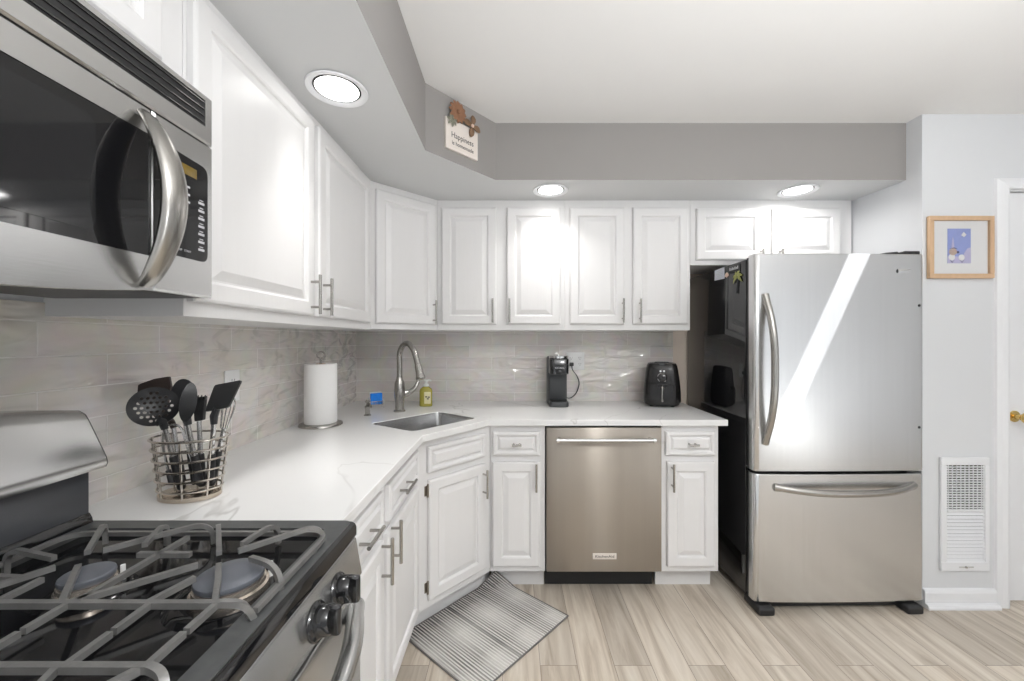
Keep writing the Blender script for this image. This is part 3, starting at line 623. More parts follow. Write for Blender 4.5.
for (x, y, r) in ((-.462, .650, .049), (-.697, .652, .035), (-.462, .352, .044), (-.697, .350, .035)):
    m = W_(); m.lathe([(r*1.12, .906), (r*1.12, .915), (r*1.04, .917), (r*1.02, .9235), (r*.9, .9245)], (x, y, 0), 44); b = m.build('burner', M['burner'], t)
    m = W_(); m.lathe([(r*.92, .9245), (r*.98, .927), (r*1.0, .931), (r*.98, .9345), (r*.93, .936), (r*.5, .9372), (.001, .9376)], (x, y, 0), 44); m.build('burner_cap', M['cap'], b)
    m = W_(); m.lathe([(r*1.75, .9015), (r*1.6, .9055), (r*1.2, .9075), (r*1.14, .9065)], (x, y, 0), 44); m.build('burner_bowl', M['enamel'], b)
    m = W_(); m.cyl((x+r*1.2*.7, y+r*1.2*.7, .902), (x+r*1.2*.7, y+r*1.2*.7, .932), .0035, n=10); m.build('igniter', M['white'], b)
ZG, ZR = .948, .924
def grate(mirror):
    def Y(y): return 1.002-y if mirror else y
    m = W_(); r = .0058
    def bar(p, arch=False, rr=r):
        if arch:
            a, b = p[0], p[-1]; u = (Vector(b)-Vector(a)); u.normalize(); mid = [(a[0]+u.x*.010, a[1]+u.y*.010, .941), (a[0]+u.x*.026, a[1]+u.y*.026, .9485)]
            p = [(a[0], a[1], .905)]+[(a[0]+u.x*.002, a[1]+u.y*.002, .928)]+mid+[(a[0]+u.x*.05, a[1]+u.y*.05, .9495)]+[(b[0], b[1], ZG)]
            p = spline(p, 4)
        else: p = [(x, y, (q[0] if q else ZG)) for x, y, *q in p]
        m.tube([(x, Y(y), z) for x, y, z in p], rr, 4, up=(0, 0, 1))
    ring = [(x, y, ZR) for x, y in [(-.374, .578)]+rounded([(-.374, .57), (-.374, .808), (-.895, .808), (-.895, .57)], [0, .04, .04, 0], 6)[1:-1]+[(-.895, .578)]]
    m.tube([(x, Y(y), z) for x, y, z in ring], .0058, 4, up=(0, 0, 1))
    # main cross bar with turned-down ends
    cb = spline([(-.893, .552, .905), (-.890, .553, .935), (-.870, .555, ZG), (-.80, .555, ZG), (-.62, .555, ZG), (-.44, .555, ZG), (-.402, .557, ZG), (-.382, .566, .938), (-.374, .578, .905)], 5)
    m.tube([(x, Y(y), z) for x, y, z in cb], .0062, 4, up=(0, 0, 1))
    for x in (-.86, -.745, -.62, -.505, -.413): bar([(x, .5035), (x, .555)])
    bar([(-.612, .555), (-.606, .742)])
    bar([(-.416, .555), (-.452, .61), (-.482, .652)])
    bar([(-.624, .555), (-.516, .652)])
    bar([(-.512, .555), (-.492, .615)])
    bar([(-.630, .555), (-.708, .648)])
    bar([(-.726, .555), (-.724, .612)])
    bar([(-.644, .684), (-.554, .684)])
    bar([(-.80, .555), (-.742, .645)])
    bar([(-.374, .640), (-.443, .672)], True)
    bar([(-.378, .795), (-.480, .695)], True)
    bar([(-.475, .806), (-.489, .718)], True)
    bar([(-.597, .806), (-.508, .688)], True)
    bar([(-.607, .806), (-.718, .697)], True)
    bar([(-.70, .806), (-.662, .715)], True)
    bar([(-.825, .806), (-.738, .690)], True)
    bar([(-.892, .70), (-.775, .672)], True)
    bar([(-.892, .62), (-.76, .615)], True)
    for q in ((-.890, .56), (-.376, .75), (-.70, .806)):
        m.cyl((q[0], Y(q[1]), .902), (q[0], Y(q[1]), ZR), .006, n=8)
    return m.build('grate', M['iron'], t, ang=50)
grate(False); grate(True)

# ------------------------------------------------------------------ faucet group on the corner worktop
def tmb(o): return MB().at(inv(o.location, o.rotation_euler.z))
U = Vector((.745, .667, 0)).normalized(); NN = Vector((.68, -.73, 0)).normalized()   # along the sink's back edge / over the sink
fb = Vector((-.647, 2.27, ZC))
t = thing('kitchen_faucet', 'brushed nickel gooseneck pull-down faucet behind the corner sink', 'faucet', fb)
m = MB(); m.lathe([(.033, 0), (.033, .006), (.026, .012), (.024, .05), (.029, .085), (.031, .12), (.027, .165), (.0185, .185), (.0165, .20)], (0, 0, 0), 28); m.build('base', M['nickel'], t)
pts = spline([Vector((0, 0, .19)), Vector((0, 0, .27)), Vector((0, 0, .325)), NN*.018+Vector((0, 0, .358)), NN*.052+Vector((0, 0, .382)), NN*.095+Vector((0, 0, .388)), NN*.138+Vector((0, 0, .372)), NN*.172+Vector((0, 0, .338)), NN*.206+Vector((0, 0, .276))], 6)
m = MB(); m.tube(pts, .0155, 16); m.build('spout', M['nickel'], t)
a = NN*.206+Vector((0, 0, .276)); b = NN*.236+Vector((0, 0, .205)); ax = (b-a)
m = MB(); m.lathe([(.0165, 0), (.0185, .012), (.020, .05), (.025, .072), (.025, .080), (.018, .082)], a, 22, ax); m.build('spray_head', M['nickel'], t)
m = MB(); s_ = U*.02+Vector((0, 0, .095)); m.cyl(s_, s_+U*.032+Vector((0, 0, .006)), .022, .020, 20); lv = spline([s_+U*.04+Vector((0, 0, .008)), s_+U*.075+Vector((0, 0, .03)), s_+U*.098+Vector((0, 0, .07)), s_+U*.108+Vector((0, 0, .115))], 5)
m.tube(lv, [.016-.009*k/(len(lv)-1) for k in range(len(lv))], 12); m.build('lever', M['nickel'], t)
x, y = P2(367.5, 415.5); t = thing('soap_pump', 'short brushed nickel soap pump in the worktop left of the faucet', 'soap dispenser', (x, y, ZC))
m = MB(); m.lathe([(.019, 0), (.019, .004), (.013, .008), (.0125, .035), (.015, .04), (.015, .05), (.010, .055)], (0, 0, 0), 22); m.build('base', M['nickel'], t)
m = MB(); m.lathe([(.007, .05), (.007, .068), (.011, .07), (.012, .078), (.008, .084)], (0, 0, 0), 18); m.tube([(0, 0, .064), NN*.02+Vector((.0, 0, .066)), NN*.042+Vector((0, 0, .060)), NN*.05+Vector((0, 0, .048))], [.006, .0055, .005, .0045], 10); m.build('pump_spout', M['nickel'], t)
x, y = P2(376, 408.5); a = math.atan2(U.y, U.x)-.10
t = thing('sponge_holder', 'small silver wire sponge holder behind the soap pump', 'sponge holder', (x, y, ZC), a)
m = MB()
for s in (-.040, .040):
    for q in (-.017, .017): m.lathe([(.0035, 0), (.0045, .002), (.003, .004), (.0028, .056), (.0048, .060), (.0025, .066)], (s, q, 0), 10)
m.build('posts', M['chrome'], t)
m = MB()
for z in (.024, .044): m.tube([(-.040, -.017, z), (.040, -.017, z), (.040, .017, z), (-.040, .017, z)], .0018, 8, closed=True)
for k in range(9): m.cyl((-.036+.009*k, -.017, .024), (-.036+.009*k, -.017, .044), .0018, n=6)
for k in range(5): m.cyl((-.032+.016*k, -.017, .024), (-.032+.016*k, .017, .024), .0014, n=6)
m.build('wire_basket', M['chrome'], t)
m = MB(); m.box((-.034, -.0150, .0), (.034, .0050, .066), .004, 3); Tsp = thing('sponge', 'blue sponge with white scrub side standing in the holder', 'sponge', (x, y, ZC+.0258), a)
m.build('sponge_body', M['sponge'], Tsp)
MB().box((-.0345, .0052, .0), (.034, .0145, .072), .003, 3).build('scrub_pad', M['spongew'], Tsp)
x, y = P2(426, 406); t = thing('soap_bottle', 'bottle of olive yellow hand soap with clear pump, right of the faucet', 'soap bottle', (x, y, ZC), .1)
m = MB(); m.sup([(0, .036, .022), (.004, .039, .025), (.095, .039, .025), (.108, .034, .022), (.118, .020, .018), (.122, .017, .017)], 36, 3.2); m.build('bottle', M['soap'], t)
m = MB(); m.prism(rrect(-.008, .032, .018, .090, .004), -.0258, -.0252, 'y'); lb = m.build('label', M['soaplabel'], t)
m = MB()
for (px, pz) in ((.004, .060), (.014, .048), (.020, .058)): m.lathe([(.007, 0), (.007, .0005)], (px, -.0258, pz), 9, (0, -1, 0), sy=.6)
m.build('label_leaves', M['ink'], lb)
m = MB(); m.lathe([(.0175, .122), (.0175, .136), (.010, .138), (.0085, .150), (.015, .152), (.016, .160), (.012, .165)], (0, 0, 0), 20); m.tube([(0, 0, .158), (.02, 0, .160), (.034, 0, .154)], [.007, .006, .005], 10); m.build('pump', mat('clear_pump', (.78, .80, .76), .2, var=.02), t)

# ------------------------------------------------------------------ paper towels
x, y = -.920, 1.905
t = thing('paper_towel_holder', 'round-based metal paper towel holder against the tiled side wall', 'paper towel holder', (x, y, ZC))
m = MB(); m.lathe([(.094, 0), (.098, .003), (.096, .010), (.080, .013), (.02, .0135)], (0, 0, 0), 48); m.build('base', M['nickel'], t)
m = MB(); m.cyl((0, 0, .012), (0, 0, .318), .006); m.build('pole', M['nickel'], t)
m = MB(); m.lathe([(.008, .314), (.009, .318), (.008, .320)], (0, 0, 0), 18); m.tube([(.018*math.cos(q), .005*math.sin(q), .336+.016*math.sin(q)) for q in [PI*2*k/18 for k in range(18)]], .004, 8, closed=True); m.build('top_loop', M['nickel'], t)
rt = thing('paper_towel_roll', 'white paper towel roll standing on the metal holder', 'paper towel roll', (x, y, ZC+.0142))
m = MB(); m.lathe([(.021, .002), (.071, 0), (.0725, .003), (.0725, .277), (.071, .28), (.021, .279), (.021, .002)], (0, 0, 0), 56, cap=False); m.build('paper', M['paper'], rt)
m = MB(); m.lathe([(.0190, .001), (.0205, .001), (.0205, .281), (.0190, .281), (.0190, .001)], (0, 0, 0), 28, cap=False); m.build('cardboard_core', mat('cardboard', (.42, .30, .19), .9, var=.1), rt)
tl = MB(); tl.rings([[(.0727*math.cos(q)*f, .0727*math.sin(q)*f, zz) for q, f in [(3.3+.02*k, 1+.004*k/6) for k in range(7)]] + [(.0715*math.cos(q), .0715*math.sin(q), zz) for q in [3.42-.02*k for k in range(7)]] for zz in (.004, .276)]); tl.build('loose_sheet', M['paper'], rt)

# ------------------------------------------------------------------ utensil caddy
cx, cy = -.843, 1.04
t = thing('utensil_caddy', 'chrome wire utensil caddy beside the stove', 'caddy', (cx, cy, ZC))
def oval(rx, ry, z, n=44): return [(rx*math.cos(2*PI*k/n), ry*math.sin(2*PI*k/n), z) for k in range(n)]
def cr(z): f = z/.160; return (.072+.019*f, .052+.016*f)
m = MB(); m.rings([oval(*q, z) for q, z in (((.071, .051), 0), ((.074, .054), .002), ((.074, .054), .012), ((.071, .051), .014))]); m.build('base_tray', mat('champagne_steel', (.62, .54, .45), .25, 1, var=.05), t)
for k in range(6):
    z = .026+k*.0258; m = MB(); m.tube(oval(*cr(z), z), .0029, 8, closed=True); m.build('wire_ring', M['caddy'], t)
for k in range(8):
    q = 2*PI*(k+.36)/8; f0, f1 = cr(.008), cr(.157); m = MB()
    m.cyl((f0[0]*math.cos(q)*.975, f0[1]*math.sin(q)*.975, .006), (f1[0]*math.cos(q)*.975, f1[1]*math.sin(q)*.975, .157), .0026, n=8); m.build('upright', M['caddy'], t)
def Pt(px, py, Y): return Vector(((px-513)/F*Y, Y, EYE+(340-py)*Y/F))
def frame3(o, r, u):
    r = Vector(r).normalized(); n = r.cross(Vector(u)).normalized(); u = n.cross(r)
    return Matrix((( r.x, u.x, n.x, o[0]), (r.y, u.y, n.y, o[1]), (r.z, u.z, n.z, o[2]), (0, 0, 0, 1)))
def utensil(name, label, base, neck, grip=.62):
    base, neck = Vector(base), Vector(neck); T = Matrix.Translation(-base)
    t = thing(name, label, 'utensil', base, 0, 'utensils in the wire caddy')
    mid = base.lerp(neck, grip)
    m = MB().at(T); d = (mid-base).length; m.lathe([(.007, 0), (.0095, .004), (.0095, d*.6), (.0085, d-.004), (.007, d)], base, 14, mid-base); m.build('grip', M['blacksoft'], t)
    m = MB().at(T); m.cyl(mid-(mid-base)*.02, neck, .0062, .0055, 14); m.build('shaft', M['steel'], t)
    return t, T
def plate(T, corners, r, th, m_, name, t, holes=(), dish=0):
    o = sum(corners, Vector())/len(corners); M3 = frame3(o, corners[1]-corners[0], corners[0]-corners[-1]); I = M3.inverted()
    P = [(I @ c).to_2d() for c in corners]
    A = sum(P[i].cross(P[(i+1) % len(P)]) for i in range(len(P)))
    P = P if A > 0 else P[::-1]
    out = rounded([tuple(p) for p in P], r) if r else [tuple(p) for p in P]
    m = wslab(out, [list(h) for h in holes], -th/2, th/2)
    if dish:
        R2 = max(Vector(p).length for p in out)
        for v in m.bm.verts: v.co.z -= dish*(1-min(1, (v.co.x**2+v.co.y**2)/R2**2))
    m.bm.transform(T @ M3); return m.build(name, m_, t, ang=50)
def ell(c, r, u, n=36): return [c+r*math.cos(2*PI*k/n)+u*math.sin(2*PI*k/n) for k in range(n)]
# skimmer
c = Pt(154, 406.5, 1.00); hb, hn = Pt(182, 489, 1.045), Pt(163, 422, 1.005)
t, T = utensil('skimmer', 'black perforated skimmer with round holes, front left in the wire caddy', hb, hn, .50)
rx, ry = .051, .049
Rv, Uv = Vector((.74, .67, 0)), Vector((-.12, .30, .92)).normalized()
M3 = frame3(c, Rv, Uv)
hl = []
for j in range(-3, 4):
    for i in range(-4, 5):
        x, y = (i+.5*(j % 2))*.0115, j*.0118
        if (x/(rx-.010))**2+(y/(ry-.010))**2 < 1: hl.append([(x+.0039*math.cos(q), y+.0039*math.sin(q)) for q in [2*PI*k/8 for k in range(8)]])
m = wslab([(rx*math.cos(q), ry*math.sin(q)) for q in [2*PI*k/40 for k in range(40)]], hl, -.002, .002)
for v in m.bm.verts: v.co.z -= .012*(1-min(1, (v.co.x/rx)**2+(v.co.y/ry)**2))
m.bm.transform(T @ M3); hd = m.build('head', M['skim'], t, ang=50)
m = MB().at(T); m.tube([hn+(hb-hn)*.10, hn, c+M3.to_3x3() @ Vector((.008, -ry*.8, 0))], [.0075, .010, .012], 10); m.build('neck', M['blacksoft'], t)
# dark brown wide turner behind it
t, T = utensil('fish_turner', 'dark brown wide turner rising behind the perforated skimmer', Pt(182, 482, 1.065), Pt(173, 424, 1.068), .5)
cs_ = [Pt(124, 391, 1.09), Pt(133, 384.5, 1.09), Pt(148, 379.5, 1.09), Pt(164, 377, 1.09), Pt(167, 387, 1.09), Pt(163, 418, 1.09), Pt(155, 420, 1.09), Pt(130, 402, 1.09)]
plate(T, [q+Vector((0, .02-.0006*i, 0)) for i, q in enumerate(cs_)], .003, .006, M['brownplate'], 'blade', t)
m = MB().at(T); m.tube([Pt(174, 428, 1.068), Pt(172, 423, 1.068), Pt(163, 412, 1.088)], [.007, .008, .010], 10); m.build('neck', M['brownplate'], t)
# spoon
t, T = utensil('cooking_spoon', 'black cooking spoon seen edge-on in the middle of the caddy', Pt(200, 484, 1.03), Pt(187, 421, 1.00), .46)
c = Pt(188, 402, .995); r = Vector((.0125, .0115, 0)); u = Vector((.004, .004, .048))
plate(T, ell(c, r, u), 0, .006, M['skim'], 'bowl', t, dish=.010)
m = MB().at(T); m.tube([Pt(188.5, 425, 1.0), Pt(187, 420, 1.0), Pt(187, 414, .996)], [.0075, .0095, .008], 10); m.build('neck', M['blacksoft'], t)
t, T = utensil('serving_spoon', 'black serving spoon behind the edge-on spoon', Pt(196, 484, 1.055), Pt(184, 415, 1.058), .5)
plate(T, ell(Pt(182, 393, 1.055), Vector((.026, .006, 0)), Vector((-.003, .01, .036))), 0, .006, M['blacksoft'], 'bowl', t, dish=-.009)
# pasta fork, dark upright slab
t, T = utensil('pasta_server', 'black pasta server standing upright behind the spatula', Pt(202, 486, 1.06), Pt(199, 421, 1.055), .5)
plate(T, [Pt(194, 398, 1.05), Pt(206, 396, 1.05), Pt(204, 420, 1.05), Pt(196, 421, 1.05)], .003, .010, M['black'], 'head', t)
m = MB().at(T)
for k in range(4): m.cyl(Pt(195+k*3.4, 399, 1.05), Pt(195+k*3.4, 395.5, 1.03), .003, .0015, 8)
m.build('teeth', M['black'], t)
# spatula
t, T = utensil('spatula', 'black flat spatula leaning right out of the wire caddy', Pt(210, 483, 1.04), Pt(214, 417, 1.015), .45)
plate(T, [Pt(214.6, 385, 1.03), Pt(241.5, 380, 1.0), Pt(231, 407.5, .998), Pt(204.7, 412, 1.018)], .008, .004, mat('graphite_nylon', (.035, .036, .037), .4), 'blade', t)
m = MB().at(T); m.tube([Pt(214, 424, 1.016), Pt(214, 416, 1.015), Pt(217, 408, 1.01)], [.0075, .0095, .008], 10); m.build('neck', M['blacksoft'], t)
# whisk
hb, hn = Pt(211, 485, 1.075), Pt(224, 428, 1.075)
t, T = utensil('whisk', 'steel balloon whisk at the right rim of the caddy, next to the wall', hb, hn, .6)
ax = (hn-hb).normalized(); s1 = ax.cross(Vector((0, 1, 0))).normalized(); s2 = ax.cross(s1); m = MB().at(T)
for k in range(5):
    q = PI*k/5; sv = s1*math.cos(q)+s2*math.sin(q)
    m.tube([hn+ax*(.088*max(0, math.sin(v))**.8)+sv*.024*math.cos(v)*(.35+.65*math.sin(v)) for v in [PI*j/22 for j in range(23)]], .0011, 6)
m.build('wires', M['chrome'], t)
# tongs
t0 = Pt(190, 483, 1.018); t = thing('kitchen_tongs', 'steel tongs with rounded loop end standing at the front of the caddy', 'utensil', t0, 0, 'utensils in the wire caddy'); T = Matrix.Translation(-t0)
m = MB().at(T); m.tube(spline([Pt(168, 470, 1.018), Pt(163, 445, 1.016), Pt(165, 429, 1.014), Pt(172, 424.5, 1.013), Pt(181, 428, 1.014), Pt(187, 445, 1.016), Pt(195, 472, 1.018)], 6), .0042, 10, flat=.5); m.build('arms', M['steel'], t)
for p, q in ((Pt(168, 470, 1.018), Pt(172, 483, 1.018)), (Pt(195, 472, 1.018), Pt(197, 483, 1.018))): MB().at(T).tube([p, q], [.006, .008], 8).build('tip', M['blacksoft'], t)
# ------------------------------------------------------------------ coffee maker, air fryer, outlets
def outlet(name, label, loc, rz, wd, gang, plug=None):
    t = thing(name, label, 'outlet', loc, rz); h = .118
    MB().box((-wd/2, -.006, -h/2), (wd/2, 0, h/2), .002, 2).build('plate', M['white'], t)
    for gx in gang:
        m = MB()
        for z in (-.020, .020): m.prism(rrect(gx-.0165, gx+.0165, z-.014, z+.014, .006), -.0075, -.0055, 'y')
        fc = m.build('receptacle', M['white'], t); m = MB()
        for z in (-.020, .020):
            if plug and z < 0 and gx == plug: continue
            m.box((gx-.0075, -.0079, z-.002), (gx-.0055, -.0074, z+.007)); m.box((gx+.0055, -.0079, z-.001), (gx+.0075, -.0074, z+.006)); m.lathe([(.0022, 0), (.0022, .0005)], (gx, -.0074, z-.008), 10, (0, -1, 0))
        m.build('slots', M['slot'], fc, False)
    return t
OY = YB-.0085; OX, OZ = .416, 1.176
outlet('double_outlet', 'white two-gang outlet plate on the tiles behind the coffee maker', (OX, OY, OZ), 0, .120, (-.028, .030), -.028)
outlet('wall_outlet', 'white single outlet plate on the side tiles behind the utensils', (XL+.0085, 1.478, 1.146), R90, .076, (0,))
KX, KY = .282, 2.405
t = thing('coffee_maker', 'slim dark grey single-cup coffee maker plugged in on the counter', 'coffee maker', (KX, KY, ZC))
w_ = .0625
def col(m, z0, z1, y0, y1, a, b=.012):
    m.sup([(z0, a-.003, (y1-y0)/2-.003, 0, (y0+y1)/2), (z0+.004, a, (y1-y0)/2, 0, (y0+y1)/2), (z1-b, a, (y1-y0)/2, 0, (y0+y1)/2), (z1, a-b*.6, (y1-y0)/2-b*.6, 0, (y0+y1)/2)], 44, 4.5)
m = MB(); col(m, 0, .302, .100, .250, w_); m.build('body', M['darkgrey'], t)
m = MB(); col(m, .200, .294, .0, .12, w_-.003, .006); hd = m.build('brew_head', M['blackgloss'], t)
m = MB(); m.lathe([(.056, .2945), (.0585, .297), (.0585, .309), (.054, .312), (.02, .312)], (0, .058, 0), 40, sx=1.02, sy=.98); m.build('lid', M['chrome'], t)
text('KEURIG', .015, M['legend'], hd, (0, -.0003, .238), (PI/2, 0, 0), 'brand_lettering', .0006, sx=1.1)
m = MB(); col(m, 0, .030, .0, .12, w_-.003, .006); m.build('drip_base', M['darkgrey'], t)
m = MB(); m.sup([(.030, .048, .045, 0, .055), (.0335, .048, .045, 0, .055)], 36, 4); 
m.build('drip_plate', M['black'], t)
m = MB(); m.box((-.050, .0975, .032), (.050, .1005, .199), .003); m.build('cup_bay_panel', M['darkgrey'], t)
T = inv((KX, KY, ZC)); px0 = Vector((OX-.028, OY-.008, OZ-.020))
c = spline([px0+Vector((0, -.028, 0)), px0+Vector((.004, -.032, -.035)), px0+Vector((.035, -.03, -.08)), px0+Vector((.048, -.025, -.13)), px0+Vector((.030, -.02, -.19)), px0+Vector((-.005, -.015, -.222)), Vector((.345, 2.60, ZC+.030)), Vector((.338, 2.585, ZC+.030))], 6)
m = MB().at(T); m.tube(c, .0036, 8); cd = m.build('power_cord', M['black'], t)
m = MB().at(T); m.box(px0+Vector((-.013, -.028, -.012)), px0+Vector((.013, 0, .012)), .004, 2); m.build('plug', M['black'], cd)
# air fryer
AX, AY = .936, 2.505
t = thing('air_fryer', 'black tapered air fryer with chrome dial beside the fridge', 'air fryer', (AX, AY, ZC), -.33)
m = MB(); m.sup([(.006, .086, .092), (.012, .100, .104), (.035, .110, .113), (.09, .109, .112), (.16, .103, .106), (.225, .094, .096), (.252, .088, .090), (.262, .082, .083), (.266, .067, .068)], 56, 4.2); m.build('body', M['frypan'], t)
m = MB()
for x in (-.06, .06):
    for y in (-.06, .06): m.cyl((x, y, 0), (x, y, .012), .012)
m.build('feet', M['black'], t)
m = MB(); m.sup([(.2662, .045, .045, 0, 0), (.270, .042, .042, 0, 0)], 36, 3); m.box((-.018, -.093, .250), (.018, -.074, .268), .006, 3); m.build('top_vent', M['darkgrey'], t)
# dial
z_ = .180; yf = -.104
m = MB(); m.lathe([(.0275, 0), (.0285, .004), (.0255, .007), (.0245, .004)], (0, yf, z_), 36, (0, -1, .09), cap=False); m.build('dial_ring', M['chrome'], t)
m = MB(); m.lathe([(.0245, 0), (.0235, .012), (.020, .014), (.001, .0145)], (0, yf, z_), 36, (0, -1, .09)); m.box((-.003, yf-.019, z_-.016), (.003, yf-.012, z_+.016), .001); m.build('dial', M['blackgloss'], t)
m = MB()
for x in (-.010, .010): m.lathe([(.006, 0), (.006, .002), (.003, .0025)], (x, yf+.0032, .218), 14, (0, -1, .09))
m.build('indicator_lights', M['chrome'], t)
# basket front with handle
m = MB(); m.sup([(.018, .078, .0122, 0, -.1035), (.05, .081, .0122, 0, -.1040), (.10, .080, .0122, 0, -.1030), (.137, .078, .0122, 0, -.0985), (.140, .074, .010, 0, -.0975)], 40, 6); bk = m.build('basket_front', M['frypan'], t)
m = MB(); m.box((-.026, -.120, .118), (.026, -.105, .142), .005, 3); m.build('handle_mount', M['black'], bk)
m = MB(); m.tube(spline([(0, -.112, .128), (0, -.140, .126), (0, -.148, .115), (0, -.146, .055), (0, -.143, .045)], 5), .011, 12, flat=.7, up=(1, 0, 0)); m.build('handle', M['nickel'], bk)

# ------------------------------------------------------------------ recessed lights
def downlight(label, x, y, sp=110, k=1):
    t = thing('recessed_light', label, 'ceiling light', (x, y, ZS), 0, 'recessed lights in the soffit')
    m = MB(); m.lathe([(.074, -.001), (.092, -.001), (.0965, -.004), (.094, -.008), (.080, -.006), (.074, -.001)], (0, 0, 0), 48, cap=False); m.build('trim_ring', M['trimw'], t)
    m = MB(); m.lathe([(.0742, -.0005), (.0715, -.0015), (.068, -.003)], (0, 0, 0), 48, cap=False); m.build('gap_ring', M['slot'], t)
    m = MB(); m.lathe([(.001, -.0055), (.05, -.005), (.067, -.0028), (.067, -.0005), (.001, -.0005)], (0, 0, 0), 48, cap=False); m.build('lens', M['lens'], t)
    area('downlight', (0, 0, -.012), (0, 0, 0), .14, DOWNLIGHT*k, (1, .985, .97), 'DISK', parent=t, spread=math.radians(sp))
downlight('round recessed light over the stove-side cabinets, nearest the viewer', -.577, 1.306, 66, .5)
downlight('round recessed light above the sink-side upper cabinets', .206, 2.185, 110, .9)
downlight('round recessed light in the soffit above the fridge', 1.566, 2.19, 165, 1.7)

# ------------------------------------------------------------------ picture, vent, sign
PX, PZ = 2.203, 1.773
t = thing('framed_picture', 'square light wood frame with a small blue night print on the white wall', 'picture', (PX, YF, PZ))
hw, hh, fw, dp = .159, .153, .022, .020
m = MB()
for (x0, x1, z0, z1) in ((-hw, hw, hh-fw, hh), (-hw, hw, -hh, -hh+fw), (-hw, -hw+fw, -hh+fw, hh-fw), (hw-fw, hw, -hh+fw, hh-fw)): m.box((x0, -dp, z0), (x1, -.001, z1), .002, 1)
m.build('frame', M['wood'], t)
MB().box((-hw+fw, -.008, -hh+fw), (hw-fw, -.002, hh-fw)).build('mat_board', M['mat'], t, False)
pr = MB().box((-.062, -0.0093, -.078), (.052, -0.0080, .092)).build('print', M['sky'], t, False)
m = MB(); m.box((-.062, -0.0098, -.078), (.052, -0.0091, -.045)); m.prism([(.012, -.046), (.052, -.046), (.052, .0), (.035, -.006), (.020, -.028)], -0.0097, -0.0091, 'y'); m.prism([(-.044, -.01), (-.028, -.01), (-.033, .035), (-.036, .052), (-.039, .035)], -0.0097, -0.0091, 'y'); m.build('haze_shapes', M['lav'], pr, False)
m = MB(); m.prism([(.004, .060), (.018, .050), (.030, .062), (.017, .076)], -0.0101, -0.0091, 'y')
for (x, z, r) in ((-.042, -.048, .016), (.006, -.050, .015)): m.lathe([(r, 0), (r, .0008)], (x, -0.0095, z), 16, (0, -1, 0))
m.build('moon_and_mounds', M['mat'], pr, False)
m = MB(); m.lathe([(.020, 0), (.020, .0009)], (-.036, -0.0095, -0.022), 18, (0, -1, 0), sy=.85); m.build('round_rock', M['tan'], pr, False)
m = MB(); 
for x in (-.040, .008): m.prism([(x-.012, -.060), (x, -.072), (x+.012, -.060), (x, -.076)], -0.0105, -0.0093, 'y')
m.prism([(-.056, -.006), (-.03, -.001), (-.014, -.008), (-.03, -.005)], -0.0107, -0.0093, 'y'); m.lathe([(.006, 0), (.006, .0009)], (-.012, -0.0097, -0.024), 12, (0, -1, 0)); m.build('dark_accents', M['navy'], pr, False)
gl = MB().box((-hw+fw, -.0165, -hh+fw), (hw-fw, -.0155, hh-fw)); g = bpy.data.materials.new('picture_glass'); g.use_nodes = True; nt = g.node_tree
gb = nt.nodes['Principled BSDF']; gb.inputs['Transmission Weight'].default_value = 1; gb.inputs['Roughness'].default_value = 0; gb.inputs['IOR'].default_value = 1.05; gb.inputs['Base Color'].default_value = (1, 1, 1, 1)
gl.build('glass', g, t, False)
VX0, VX1, VZ0, VZ1 = 2.106, 2.345, .180, .738
t = thing('wall_vent', 'tall white air return vent low on the wall beside the fridge', 'vent', (VX0, YF, VZ0)); vw, vh = VX1-VX0, VZ1-VZ0
m = MB(); a0, a1, b0, b1 = .030, vw-.024, .045, vh-.038; bm_ = .298
for q in ((0, vw, 0, b0), (0, vw, b1, vh), (0, a0, b0, b1), (a1, vw, b0, b1), (a0, a1, bm_-.008, bm_+.004)): m.box((q[0], -.014, q[2]), (q[1], -.001, q[3]), .003, 1)
m.build('frame', M['trimw'], t)
MB().box((a0, -.004, b0), (a1, -.001, b1)).build('duct_shadow_plate', M['slot'], t, False)
m = MB()
nS = 17
for k in range(nS):
    z = bm_+.006+(b1-bm_-.010)*(k+.5)/nS; m.box((a0, -.012, z-.0016), (a1, -.005, z+.0034))
for k in range(9): x = a0+(a1-a0)*(k+.5)/9; m.box((x-.0008, -.010, bm_+.004), (x+.0008, -.005, b1))
m.build('open_grille', M['trimw'], t, False)
m = MB()
for k in range(14):
    z = b0+(bm_-.008-b0)*(k+.5)/14; h_ = (bm_-.008-b0)/14
    m.rings([[(x, -.0045, z-h_*.30), (x, -.0125, z-h_*.42), (x, -.0105, z-h_*.30), (x, -.0045, z+h_*.30)] for x in (a0, a1)])
m.build('closed_louvers', M['trimw'], t, False)
m = MB(); m.box((vw*.5-.004, -.020, .016), (vw*.5+.004, -.013, .026), .002); m.box((vw*.36, -.0148, .019), (vw*.66, -.0138, .022)); m.build('damper_lever', M['nickel'], t)
